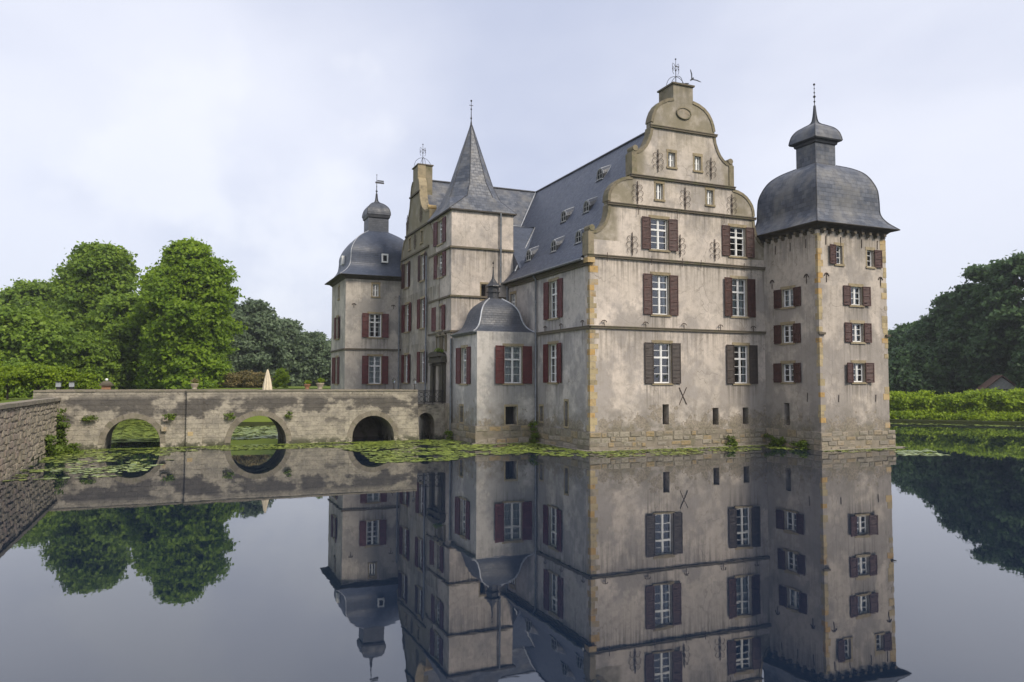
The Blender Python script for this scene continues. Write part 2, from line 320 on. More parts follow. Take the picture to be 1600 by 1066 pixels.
# ------------------------------------------------------------------ mesh helpers
class MB:
    def __init__(s): s.v = []; s.f = []; s.uv = {}; s.sm = set()
    def add(s, vs, fs, smooth=False, uvs=None):
        o = len(s.v); s.v += [tuple(p) for p in vs]
        for k, f in enumerate(fs):
            if smooth: s.sm.add(len(s.f))
            if uvs: s.uv[len(s.f)] = uvs[k]
            s.f.append(tuple(i + o for i in f))
        return s
    def box(s, x0, x1, y0, y1, z0, z1):
        v = [(x, y, z) for x in (x0, x1) for y in (y0, y1) for z in (z0, z1)]
        return s.add(v, [(0, 1, 3, 2), (4, 6, 7, 5), (0, 4, 5, 1), (2, 3, 7, 6), (0, 2, 6, 4), (1, 5, 7, 3)])
    def tube(s, pts, r, n=6, cap=True):
        pts = [Vector(p) for p in pts]; rs = r if isinstance(r, (list, tuple)) else [r] * len(pts)
        vs = []; fs = []
        for i, p in enumerate(pts):
            d = (pts[min(i + 1, len(pts) - 1)] - pts[max(i - 1, 0)]).normalized()
            a = d.orthogonal().normalized() if i == 0 else (a - d * a.dot(d)).normalized(); b = d.cross(a)
            for k in range(n):
                t = 2 * math.pi * k / n; vs.append(p + (a * math.cos(t) + b * math.sin(t)) * rs[i])
        for i in range(len(pts) - 1):
            for k in range(n): fs.append((i * n + k, i * n + (k + 1) % n, (i + 1) * n + (k + 1) % n, (i + 1) * n + k))
        s.add(vs, fs, True)
        if cap: s.add(vs[:n][::-1], [tuple(range(n))]); s.add(vs[-n:], [tuple(range(n))])
        return s
    def lathe(s, cx, cy, prof, n=12, smooth=True, rot=0.):
        vs = []; fs = []
        for r, z in prof:
            for k in range(n):
                t = 2 * math.pi * k / n + rot; vs.append((cx + r * math.cos(t), cy + r * math.sin(t), z))
        for i in range(len(prof) - 1):
            for k in range(n): fs.append((i * n + k, i * n + (k + 1) % n, (i + 1) * n + (k + 1) % n, (i + 1) * n + k))
        return s.add(vs, fs, smooth)
    def ball(s, c, r, n=8):
        pr = [(max(1e-4, r * math.sin(math.pi * i / 6)), c[2] - r * math.cos(math.pi * i / 6)) for i in range(7)]
        return s.lathe(c[0], c[1], pr, n)
    def mesh(s, name):
        me = bpy.data.meshes.new(name); me.from_pydata(s.v, [], s.f)
        if s.uv:
            ul = me.uv_layers.new(name='UVMap')
            for p in me.polygons:
                if p.index in s.uv:
                    for li, c in zip(p.loop_indices, s.uv[p.index]): ul.data[li].uv = c
        for i in s.sm: me.polygons[i].use_smooth = True
        return me
    def obj(s, name, mat, parent=None, **k): return mk(name, s.mesh(name), mat, parent, **k)

def mk(name, me, mat=None, parent=None, loc=None, rz=None, label=None, scale=None):
    o = bpy.data.objects.new(name, me); COL.objects.link(o)
    if mat is not None and me is not None and not me.materials: me.materials.append(MAT[mat])
    if parent: o.parent = parent
    if loc is not None: o.location = loc
    if rz: o.rotation_euler = (0, 0, rz)
    if scale: o.scale = scale
    if label: o['label'] = label
    return o
def tag(o, label=None, cat=None, group=None, kind=None):
    for k, v in (('label', label), ('category', cat), ('group', group), ('kind', kind)):
        if v: o[k] = v
    return o
def thing(name, loc, label, cat, group=None, rz=0):
    o = mk(name, None, loc=loc, rz=rz); return tag(o, label, cat, group)

def slab(outline, holes, t, fn, flip=False):
    """filled 2-D outline with holes, thickness t; fn maps (u,v,w in 0..t) to a point"""
    cu = bpy.data.curves.new('c', 'CURVE'); cu.dimensions = '2D'; cu.fill_mode = 'BOTH'; cu.extrude = t / 2
    for pts in [outline] + holes:
        sp = cu.splines.new('POLY'); sp.points.add(len(pts) - 1); sp.use_cyclic_u = True
        for p, q in zip(sp.points, pts): p.co = (q[0], q[1], 0, 1)
    o = bpy.data.objects.new('c', cu); COL.objects.link(o)
    dg = bpy.context.evaluated_depsgraph_get(); me = bpy.data.meshes.new_from_object(o.evaluated_get(dg))
    bpy.data.objects.remove(o); bpy.data.curves.remove(cu)
    for v in me.vertices: v.co = fn(v.co.x, v.co.y, v.co.z + t / 2)
    if flip: me.flip_normals()
    me.materials.clear()
    for p in me.polygons: p.use_smooth = False
    return me
def wallS(y, outline, holes, t=.5): return slab(outline, holes, t, lambda u, v, w: (u, y + w, v), True)
def wallW(x, outline, holes, t=.5): return slab(outline, holes, t, lambda u, v, w: (x + w, u, v))
def rect(u0, u1, v0, v1): return [(u0, v0), (u1, v0), (u1, v1), (u0, v1)]

# ------------------------------------------------------------------ the moat, the ground
moat = [(-26, -34.5), (40, -34.5), (90, -34.5), (62, -7), (50, 5.2), (33, 22.4), (24, 31), (-18.5, 31), (-18.8, 52), (-28.5, 52), (-28.5, 15.3), (-26, 15.3)]
big = [(-1500, -1500), (1500, -1500), (1500, 1500), (-1500, 1500)]
g_ = slab(big, [moat], 1.6, lambda u, v, w: (u, v, w - 1.3))
tag(mk('ground', g_, 'earth'), kind='structure')
mb = MB(); mb.add([(-40, -45, 0), (110, -45, 0), (110, 60, 0), (-40, 60, 0)], [(0, 1, 2, 3)])
tag(mb.obj('water', 'water'), kind='structure')
mb = MB(); mb.add([(-60, -60, -1.6), (140, -60, -1.6), (140, 90, -1.6), (-60, 90, -1.6)], [(0, 1, 2, 3)])
tag(mb.obj('moat_bed', 'mud'), kind='structure')
# north lawn rising from the water, with a soft uneven surface
def lawn():
    nx, ny = 60, 50; vs = []
    for j in range(ny):
        for i in range(nx):
            x = -60 + 130 * i / (nx - 1); t = j / (ny - 1); y = 31.2 + 150 * t * t
            if x < -18.8: y = max(y, 52.2 + 100 * t * t)
            z = .32 + 2.75 * min(1, max(0, (y - (31.2 if x >= -18.8 else 52.2)) / 7.5)) ** .8
            vs.append((x, y, z + .05 * noise.noise(Vector((x * .2, y * .2, 0)))))
    return vs, [(j * nx + i, j * nx + i + 1, (j + 1) * nx + i + 1, (j + 1) * nx + i) for j in range(ny - 1) for i in range(nx - 1)]
mb = MB(); v_, f_ = lawn(); mb.add(v_, f_, True); tag(mb.obj('lawn', 'grass'), kind='structure')
# western bank behind the retaining wall, and the bank the photographer stands on
mb = MB(); mb.box(-120, -26.5, -120, 50, .31, 2.55); tag(mb.obj('west_bank', 'grass'), kind='structure')
mb = MB(); mb.box(-26.4, 120, -120, -34.8, .31, 1.9); tag(mb.obj('south_bank', 'grass'), kind='structure')

hb = MB(); hb.box(-420, 420, -300, 420, -3.2, 30); hz_ = hb.obj('haze', None)
hm = bpy.data.materials.new('haze'); hm.use_nodes = True; hm.node_tree.nodes.clear()
vo = hm.node_tree.nodes.new('ShaderNodeVolumePrincipled'); vo.inputs['Density'].default_value = .00038; vo.inputs['Color'].default_value = (.86, .92, 1., 1); vo.inputs['Anisotropy'].default_value = .2
ho = hm.node_tree.nodes.new('ShaderNodeOutputMaterial'); hm.node_tree.links.new(vo.outputs[0], ho.inputs['Volume']); hz_.data.materials.clear(); hz_.data.materials.append(hm); tag(hz_, kind='stuff')

# ------------------------------------------------------------------ windows
wcache = {}
def cached(key, fn):
    if key not in wcache: wcache[key] = fn()
    return wcache[key]
def window_meshes(w, h, rows_lo, rows_up, cols=2):
    def frame():
        b = MB(); y0, y1 = .13, .20; t = .06
        b.box(-w / 2, -w / 2 + t, y0, y1, 0, h); b.box(w / 2 - t, w / 2, y0, y1, 0, h)
        b.box(-w / 2 + t, w / 2 - t, y0, y1, 0, t); b.box(-w / 2 + t, w / 2 - t, y0, y1, h - t, h)
        ht = h * .645 if rows_up else h
        if cols > 1: b.box(-.045, .045, y0 - .015, y1 - .003, t, h - t)
        if rows_up: b.box(-w / 2 + t, w / 2 - t, y0 - .02, y1 - .006, ht - .05, ht + .05)
        spans = [(-w / 2 + t, -.045), (.045, w / 2 - t)] if cols > 1 else [(-w / 2 + t, w / 2 - t)]
        for a, c in spans:
            b.box(a, a + .025, y0 + .01, y1 - .012, t, h - t); b.box(c - .025, c, y0 + .01, y1 - .012, t, h - t)
            for k in range(1, rows_lo): z = t + (ht - t) * k / rows_lo; b.box(a, c, y0 + .02, y1 - .02, z - .016, z + .016)
            for k in range(1, rows_up): z = ht + (h - ht) * k / rows_up; b.box(a, c, y0 + .02, y1 - .02, z - .016, z + .016)
        return b.mesh('window')
    def glass():
        b = MB(); b.add([(-w / 2 + .03, .175, .03), (w / 2 - .03, .175, .03), (w / 2 - .03, .175, h - .03), (-w / 2 + .03, .175, h - .03)], [(0, 1, 2, 3)]); return b.mesh('glass')
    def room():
        b = MB(); b.box(-w / 2 - .1, w / 2 + .1, .52, .56, -.1, h + .1); return b.mesh('dark_room_panel')  # black panel behind the glass stands in for the unlit room
    def curtain():
        b = MB(); n = 24; vs = []
        for k in range(n + 1):
            x = -w / 2 + .04 + (w - .08) * k / n; y = .29 + .025 * math.sin(k * 1.9) + .012 * math.sin(k * 4.1)
            vs += [(x, y, .02), (x, y, h - .03)]
        b.add(vs, [(2 * k, 2 * k + 2, 2 * k + 3, 2 * k + 1) for k in range(n)], True); return b.mesh('curtain')
    def halfcurtain():
        b = MB()
        for sx in (-1, 1):
            n = 8; vs = []
            for k in range(n + 1):
                x = sx * (w / 2 - .04 - (w * .17) * k / n); y = .30 + .03 * math.sin(k * 2.3)
                vs += [(x, y, .02), (x, y, h - .03)]
            b.add(vs, [(2 * k, 2 * k + 2, 2 * k + 3, 2 * k + 1) for k in range(n)], True)
        return b.mesh('curtain')
    def sur():
        b = MB(); j = .10
        b.box(-w / 2 - j - .02, w / 2 + j + .02, -.025, .10, h + .001, h + .17)
        b.box(-w / 2 - j, -w / 2 - .001, -.014, .10, 0, h); b.box(w / 2 + .001, w / 2 + j, -.014, .10, 0, h)
        b.box(-w / 2 - j - .03, w / 2 + j + .03, -.07, .12, -.11, -.001)
        # stone lining of the reveal
        b.box(w / 2 - .012, w / 2 - .001, .102, .49, 0, h); b.box(-w / 2 + .001, -w / 2 + .012, .102, .49, 0, h)
        return b.mesh('stone_surround')
    return frame, glass, room, curtain, halfcurtain, sur
def shutter_mesh(w, h):
    b = MB(); t = .05; r = .055; n = 3 if h > 1.3 else 2
    b.box(0, w, -.02, .0, 0, h)
    b.box(0, r, -t, -.02, 0, h); b.box(w - r, w, -t, -.02, 0, h)
    for k in range(n + 1):
        z = (h - r) * k / n; b.box(r, w - r, -t + .004, -.02, z, z + r)
    for k in range(n):
        z0 = (h - r) * k / n + r; z1 = (h - r) * (k + 1) / n; m_ = int((z1 - z0) / .075)
        for q in range(m_):
            z = z0 + (z1 - z0) * q / m_
            b.add([(r, -.021, z + .055), (w - r, -.021, z + .055), (w - r, -.042, z + .006), (r, -.042, z + .006)], [(0, 1, 2, 3)])
    for z in (h * .14, h * .86): b.box(-.03, w * .5, -t - .012, -t + .001, z, z + .035)
    return b.mesh('shutter')
def add_window(parent, wall, u, z0, w, h, sw=0, smat='shutter_brown', rows=(3, 2), cols=2, curtain=None, sur=True, sides=(1, 1), tilt=0.):
    """wall = ('S', y) or ('W', x); u = centre"""
    loc = (u, wall[1], z0) if wall[0] == 'S' else (wall[1], u, z0)
    rz = 0 if wall[0] == 'S' else -math.pi / 2
    key = (round(w, 2), round(h, 2), rows, cols)
    fr, gl, rm, cu, hc, su = window_meshes(w, h, rows[0], rows[1], cols)
    o = mk('window', cached(('f',) + key, fr), 'white', parent, loc, rz)
    mk('glass', cached(('g',) + key[:2], gl), 'glass', o)
    mk('dark_room_panel', cached(('r',) + key[:2], rm), 'dark', o)
    if sur: mk('stone_surround', cached(('s',) + key[:2], su), 'surround', o)
    if curtain == 'full': mk('curtain', cached(('c',) + key[:2], cu), 'curtain', o)
    if curtain == 'half': mk('curtain', cached(('h',) + key[:2], hc), 'curtain', o)
    if sw:
        for sx, on in zip((-1, 1), sides):
            if not on: continue
            me = cached(('sh', smat, round(sw, 2), round(h, 2)), lambda: shutter_mesh(sw, h + .06))
            a = random.choice((0., .03, .05, .08, .12, .2)) * (1 if smat != 'shutter_dark' else .5)
            if sx > 0: s_ = mk('shutter', me, smat, o, (w / 2 + .03, -.035, -.03), -a)
            else: s_ = mk('shutter', me, smat, o, (-w / 2 - .03 - sw * math.cos(a), -.035 - sw * math.sin(a), -.03), a)
    return o
def dark_opening(parent, wall, u, z0, w, h, sur=True):
    loc = (u, wall[1], z0) if wall[0] == 'S' else (wall[1], u, z0); rz = 0 if wall[0] == 'S' else -math.pi / 2
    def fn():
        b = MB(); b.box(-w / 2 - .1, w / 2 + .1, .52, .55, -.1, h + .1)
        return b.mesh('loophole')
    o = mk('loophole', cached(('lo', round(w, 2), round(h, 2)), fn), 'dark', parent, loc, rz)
    def bars():
        b = MB(); n = max(2, int(w / .16))
        for k in range(1, n): x = -w / 2 + w * k / n; b.tube([(x, .2, 0), (x, .2, h)], .012, 5)
        return b.mesh('window_bars')
    mk('window_bars', cached(('lb', round(w, 2), round(h, 2)), bars), 'iron', o)
    if sur:
        def fs():
            b = MB(); j = .09
            b.box(-w / 2 - j, w / 2 + j, -.02, .2, h + .001, h + .13); b.box(-w / 2 - j, w / 2 + j, -.03, .2, -.1, -.001)
            b.box(-w / 2 - j, -w / 2 - .001, -.015, .2, 0, h); b.box(w / 2 + .001, w / 2 + j, -.015, .2, 0, h)
            return b.mesh('stone_surround')
        mk('stone_surround', cached(('ls', round(w, 2), round(h, 2)), fs), 'surround', o)
    return o

# ------------------------------------------------------------------ the castle
castle = thing('moated_castle', (0, 0, 0), 'cream rendered moated castle with curved gables, slate roofs and bell-roofed corner towers', 'castle')
P = castle
# window table: wall key, centre u, z0, opening w, h, shutter w, shutter mat, rows, cols, curtain
SW_, WW_ = ('S', 0.0), ('W', 0.0)
TW, TS = ('W', 11.92), ('S', -4.25)
PW, PS = ('W', -3.9), ('S', 6.8)
KW, KS = ('W', -4.0), ('S', 11.4)
GW = ('W', -4.05); LW, LS = ('W', -8.5), ('S', 23.8)
wins = [
 (SW_, 4.60, 3.62, 1.16, 2.22, .58, 'shutter_dark', (3, 2), 2, None), (SW_, 10.12, 3.62, 1.06, 2.22, .56, 'shutter_dark', (3, 2), 2, 'half'),
 (SW_, 4.52, 7.46, 1.12, 2.22, .56, 'shutter_brown', (3, 2), 2, 'half'), (SW_, 10.04, 7.56, 1.10, 2.22, .57, 'shutter_brown', (3, 2), 2, 'full'),
 (SW_, 4.47, 11.12, 1.16, 1.76, .57, 'shutter_brown', (3, 2), 2, None), (SW_, 9.97, 11.12, 1.14, 1.74, .56, 'shutter_brown', (3, 2), 2, None),
 (SW_, 4.50, 13.98, .48, .92, 0, '', (2, 0), 2, 'full'), (SW_, 8.00, 14.02, .46, .86, 0, '', (2, 0), 2, None),
 (SW_, 5.36, 15.94, .48, .84, 0, '', (2, 0), 2, 'full'), (SW_, 7.17, 15.94, .46, .84, 0, '', (2, 0), 2, None),
 (WW_, 4.36, 7.44, 1.16, 2.20, .60, 'shutter_red', (3, 2), 2, 'half'), (WW_, 4.44, 3.66, 1.16, 2.24, .60, 'shutter_red', (3, 2), 2, None),
 (WW_, 10.42, 8.10, .85, 1.42, 0, '', (2, 2), 2, None),
 (TW, -1.95, 8.02, .92, 1.03, .54, 'shutter_brown', (3, 0), 2, 'full'), (TW, -1.88, 5.95, .92, 1.04, .54, 'shutter_brown', (3, 0), 2, None),
 (TW, -1.86, 3.70, .94, 1.05, .55, 'shutter_brown', (3, 0), 2, None),
 (TS, 14.70, 8.02, .88, 1.04, .52, 'shutter_brown', (3, 0), 2, 'full'), (TS, 14.74, 5.95, .88, 1.04, .52, 'shutter_brown', (3, 0), 2, 'half'),
 (TS, 14.76, 3.70, .90, 1.05, .54, 'shutter_brown', (3, 0), 2, None),
 (PW, 9.05, 3.58, 1.10, 2.22, .62, 'shutter_red', (3, 2), 2, 'half'), (PS, -1.55, 3.60, 1.16, 2.24, .60, 'shutter_red', (3, 2), 2, 'full'),
 (KW, 13.78, 13.15, 1.15, 1.62, .64, 'shutter_red', (3, 2), 2, None), (KW, 13.73, 10.84, 1.15, 1.58, .64, 'shutter_red', (3, 2), 2, 'half'),
 (KW, 13.88, 7.22, 1.25, 1.60, .68, 'shutter_red', (3, 2), 2, None),
 (GW, 21.92, 7.60, 1.25, 2.14, .66, 'shutter_red', (3, 2), 2, None), (GW, 17.72, 7.62, 1.12, 2.14, .58, 'shutter_red', (3, 2), 2, 'half'),
 (GW, 22.02, 3.64, 1.20, 2.14, .64, 'shutter_red', (3, 2), 2, 'half'), (GW, 17.62, 3.66, 1.12, 2.20, .58, 'shutter_red', (3, 2), 2, None),
 (GW, 22.15, 11.10, 1.05, 1.90, .48, 'shutter_brown', (3, 2), 2, None), (GW, 17.80, 11.14, 1.05, 1.90, .50, 'shutter_brown', (3, 2), 2, None),
 (GW, 21.35, 13.98, .50, .86, 0, '', (2, 0), 2, None), (GW, 18.10, 13.98, .50, .86, 0, '', (2, 0), 2, None),
 (LS, -6.14, 7.22, 1.02, 1.84, .52, 'shutter_red', (3, 2), 2, 'half'), (LS, -6.12, 3.54, 1.02, 2.16, .50, 'shutter_red', (3, 2), 2, 'full'),
 (LS, -6.13, 10.46, .50, .98, 0, '', (2, 0), 2, None),
 (LW, 27.05, 7.22, 1.15, 1.75, .58, 'shutter_red', (3, 2), 2, None), (LW, 27.10, 3.54, 1.10, 2.12, .60, 'shutter_red', (3, 2), 2, None),
 (LW, 26.65, 10.44, .55, 1.0, 0, '', (2, 0), 2, None)]
halfs = [(TS, 13.48, 10.27, .50, 1.03, .50, (1, 0)), (TS, 15.86, 10.27, .50, .95, .58, (0, 1))]
slits = [(SW_, 4.80, 1.31, .42, 1.13), (SW_, 8.22, 1.23, .42, .97), (SW_, 10.39, 1.23, .42, .97), (WW_, 6.07, 1.30, .46, .90), (WW_, 2.78, 1.16, .40, 1.42),
 (TW, -1.70, 1.22, .42, 1.27), (PW, 9.5, 1.16, .55, 1.0), (PS, -1.68, 1.10, .74, 1.08)]
def holes(wall):
    h = [rect(w[1] - w[3] / 2, w[1] + w[3] / 2, w[2], w[2] + w[4]) for w in wins if w[0] == wall]
    h += [rect(w[1] - w[3] / 2, w[1] + w[3] / 2, w[2], w[2] + w[4]) for w in halfs if w[0] == wall]
    h += [rect(w[1] - w[3] / 2, w[1] + w[3] / 2, w[2], w[2] + w[4]) for w in slits if w[0] == wall]
    return h
for w in wins: add_window(P, w[0], w[1], w[2], w[3], w[4], w[5], w[6] or 'shutter_red', w[7], w[8], w[9])
for w in halfs: add_window(P, w[0], w[1], w[2], w[3], w[4], w[5], 'shutter_brown', (3, 0), 1, None, True, w[6])
for w in slits: dark_opening(P, *w, sur=(w[0] != SW_ and w[0] != TW))

# south gable wall of the great wing
half = [(6.25, 10.45), (6.25, 11.85), (5.8, 11.87), (5.6, 11.98), (5.4, 12.15), (5.22, 12.4), (5.1, 12.7), (5.02, 13.05), (5.0, 13.4), (5.03, 13.6), (5.0, 13.95), (4.9, 14.25), (4.72, 14.5), (4.5, 14.72), (4.2, 14.9), (3.85, 15.02), (3.47, 15.08),
        (3.47, 16.55), (3.05, 16.62), (2.8, 16.78), (2.58, 17.02), (2.4, 17.35), (2.26, 17.7), (2.2, 18.1), (2.2, 18.4), (2.12, 18.75), (1.98, 19.1), (1.78, 19.4), (1.5, 19.65), (1.1, 19.85), (.68, 19.96), (.68, 20.82)]
CX = 6.2
outl = [(0, -.8), (12.4, -.8), (12.4, 10.45)] + [(CX + a, b) for a, b in half] + [(CX - a, b) for a, b in half[::-1]] + [(0, 10.45)]
mk('wall', wallS(0, outl, holes(SW_)), 'plaster_south', P, label='south front wall with curved gable of the great wing')
mk('wall', wallW(0, rect(.503, 11.35, -.8, 10.45), holes(WW_)), 'plaster_west', P, label='west wall of the great wing, render greyed for its shaded side')
b = MB(); b.box(11.9, 12.4, .503, 26.3, -.8, 10.4); b.obj('wall', 'plaster_south', P)
b = MB(); b.box(-3.5, 12.4, 25.8, 26.3, -.8, 10.4); b.box(.0, 12.4, 26.0, 26.3, 10.4, 10.45); b.obj('wall', 'plaster_south', P)
def coping(half_pts, cx, fnmap, t0, t1, d_in=.13, d_out=.045):
    """stone rim following a gable outline"""
    me_ = []
    for sgn in (1, -1):
        pts = [Vector((cx + sgn * a, b_, 0)) for a, b_ in half_pts] if cx is not None else None
        b_ = MB(); n = len(pts); ins = []; outs = []
        for i, p in enumerate(pts):
            d = (pts[min(i + 1, n - 1)] - pts[max(i - 1, 0)]).normalized(); nn = Vector((d.y, -d.x, 0)) * sgn
            outs.append(p + nn * d_out); ins.append(p - nn * d_in)
        vs = []
        for p, q in zip(ins, outs): vs += [fnmap(p.x, p.y, t0), fnmap(q.x, q.y, t0), fnmap(q.x, q.y, t1), fnmap(p.x, p.y, t1)]
        fs = []
        for i in range(n - 1):
            for k in range(4): fs.append((4 * i + k, 4 * i + (k + 1) % 4, 4 * i + 4 + (k + 1) % 4, 4 * i + 4 + k))
        b_.add(vs, fs + [(0, 1, 2, 3), (4 * n - 1, 4 * n - 2, 4 * n - 3, 4 * n - 4)]); me_.append(b_)
    return me_
segs = [half[1:9], half[9:17], half[17:24], half[24:31]]
for sg in segs:
    for b in coping(sg, CX, lambda u, v, w: (u, w, v), -.045, .56): b.obj('gable_coping', 'trim', P)
for sx in (-1, 1):
    # pilaster strips and scroll ends on each step
    for (a, z0, z1) in ((6.25, 10.56, 11.80), (3.47, 15.27, 16.50)):
        b = MB(); xa, xb = sorted((CX + sx * a + sx * .06, CX + sx * a - sx * .28)); b.box(xa, xb, -.062, .62, z0, z1); b.obj('gable_pilaster', 'trim', P)
    for (a, z) in ((6.08, 12.02), (3.3, 16.74)):
        b = MB(); b.tube([(CX + sx * a, -.08, z), (CX + sx * a, .55, z)], .17, 12); b.obj('scroll_end', 'trim', P)
# string courses
def ledge(x0, x1, y0, y1, z, h=.10, m_='ledge'):
    b = MB(); b.box(x0, x1, y0, y1, z - h, z); b.box(x0 - .03, x1 + .03, y0 - .03, y1, z + .001, z + .05); return b.obj('string_course', m_, P)
ledge(-.10, 11.915, -.10, -.001, 6.66); ledge(-.14, 11.915, -.13, -.001, 10.52)
ledge(CX - 5.12, CX + 5.12, -.11, -.001, 13.48); ledge(CX - 3.6, CX + 3.6, -.11, -.001, 15.19); ledge(CX - 2.32, CX + 2.32, -.11, -.001, 18.17)
b = MB(); b.box(-.11, -.001, -.10, 6.79, 6.54, 6.66); b.box(-.13, -.001, -.12, 6.79, 6.662, 6.71); b.obj('string_course', 'ledge', P)
b = MB(); b.box(-.17, -.001, -.10, 11.39, 10.10, 10.30); b.box(-.1, -.001, -.07, 11.39, 9.98, 10.098); b.obj('eaves_cornice', 'ledge', P)
b = MB(); b.box(-.22, .22, -.19, .3, 10.10, 10.385); b.obj('corner_corbel', 'ochre', P)
# oval plaque
b = MB(); n = 28; vs = [(CX, -.05, 19.17)] + [(CX + .46 * math.cos(2 * math.pi * k / n), -.05, 19.17 + .30 * math.sin(2 * math.pi * k / n)) for k in range(n)]
b.add(vs, [(0, 1 + k, 1 + (k + 1) % n) for k in range(n)]); b.obj('oval_plaque', 'greystone', P)
b = MB(); b.tube([(CX + .48 * math.cos(2 * math.pi * k / n), -.05, 19.17 + .32 * math.sin(2 * math.pi * k / n)) for k in range(n + 1)], .05, 6); b.obj('plaque_frame', 'trim', P)
# gable block (chimney) with cap slab
b = MB(); b.box(CX - .68, CX + .68, .502, 1.45, 18.6, 20.82); b.obj('gable_block', 'trim', P)
b = MB(); b.box(CX - .76, CX + .76, -.09, 1.53, 20.825, 20.92); b.obj('block_cap', 'ledge', P)

def vane(x, y, z, h, span, name='weather_vane', flag=False, hoops=True, r=.66):
    b = MB(); zz = z
    if hoops:
        for a in (0, math.pi / 2):
            pts = []
            for k in range(13):
                t = math.pi * k / 12; pts.append((x + r * math.cos(t) * math.cos(a), y + r * math.cos(t) * math.sin(a), z + r * 1.05 * math.sin(t)))
            b.tube(pts, .016, 5)
        zz = z + r * 1.05
    b.tube([(x, y, z), (x, y, z + h)], [.03, .012], 6); b.ball((x, y, z + h), .05); b.ball((x, y, zz + (h - (zz - z)) * .35), .05)
    zm = zz + (z + h - zz) * .55
    for sx in (-1, 1):
        for q in (0, -.25):
            pts = [(x + sx * (.02 + span * math.sin(k * .5) * .5), y, zm + q * span * 2 + span * .55 * math.sin(k * .9)) for k in range(6)]
            b.tube(pts, .013, 5)
        b.ball((x + sx * span * .45, y, zm - .1), .03)
    if flag:
        b.box(x - .05, x + .42, y - .01, y + .01, zm + .12, zm + .30)
    else: b.box(x - .05, x + .22, y - .008, y + .008, zm + .02, zm + .07)
    return b.obj(name, 'iron', P)
vane(CX, .7, 20.92, 1.75, .42)

# roofs with slate UVs
def uvface(vs):
    a, b_, c = Vector(vs[0]), Vector(vs[1]), Vector(vs[2]); nrm = (b_ - a).cross(c - a).normalized()
    h = Vector((0, 0, 1)).cross(nrm); h = h.normalized() if h.length > 1e-4 else Vector((1, 0, 0)); up = nrm.cross(h)
    if up.z < 0: up = -up
    return [(Vector(p).dot(h), Vector(p).dot(up)) for p in vs]
def roofmesh(faces, name, mat, label=None):
    b = MB()
    for f in faces: b.add(f, [tuple(range(len(f)))], False, [uvface(f)])
    return b.obj(name, mat, P, label=label)
def splitg(y0, y1, prof):     # great wing: profile in (x,z)
    fs = []
    for (a, c) in zip(prof[:-1], prof[1:]): fs.append([(a[0], y0, a[1]), (c[0], y0, c[1]), (c[0], y1, c[1]), (a[0], y1, a[1])])
    return fs
SL = [(-.38, 10.32), (.9, 11.72), (6.2, 19.2)]
fs = splitg(.55, 26.0, SL) + splitg(.55, 26.0, [(12.4 - a, z) for a, z in SL[::-1]])
fs.append([(-.38, 26, 10.32), (6.2, 26, 19.2), (12.78, 26, 10.32)])
roofmesh(fs, 'roof', 'slate', 'blue slate roof of the great wing')
fs = []
for (a, c) in zip(SL[:-1], SL[1:]):
    for s_ in (1, -1):
        ya, yc = (13.9 + a[0], 13.9 + c[0]) if s_ > 0 else (26.3 - a[0], 26.3 - c[0])
        fs.append([(-3.52, ya, a[1]), (6.2, ya, a[1]), (6.2, yc, c[1]), (-3.52, yc, c[1])])
roofmesh(fs, 'roof', 'slate_grey', 'weathered grey slate roof of the west wing')
# raised valley roof between stair tower and great wing
roofmesh([[(.42, 10.2, 11.15), (3.2, 10.2, 11.15), (3.2, 13.5, 14.75), (.42, 13.5, 14.75)], [(.42, 13.5, 14.75), (3.4, 13.5, 14.75), (3.4, 16.8, 14.77), (.42, 16.8, 14.77)],
          [(.42, 10.2, 11.15), (.42, 13.5, 14.75), (.42, 13.5, 10)]], 'roof', 'slate', 'lower slate roof piece in the valley')
b = MB(); b.tube([(6.2, .8, 19.24), (6.2, 26, 19.24)], .09, 6); b.tube([(-3.5, 20.1, 19.24), (6.2, 20.1, 19.24)], .08, 6); b.obj('ridge_tiles', 'slate_dark', P)
b = MB(); b.tube([(6.15, 20.05, 19.22), (2.95, 16.6, 14.75)], .05, 6); b.tube([(.45, 13.47, 14.79), (2.98, 13.47, 14.79), (.05, 10.25, 11.0)], .05, 6); b.obj('valley_flashing', 'lead', P)
b = MB(); b.tube([(-.42, .1, 10.30), (-.42, 11.38, 10.30)], .075, 8); b.obj('gutter', 'zinc', P)
# west wing south wall behind, and roof snow guard
b = MB(); b.box(-3.5, .49, 13.9, 14.3, 8, 10.4); b.obj('wall', 'plaster_west', P)

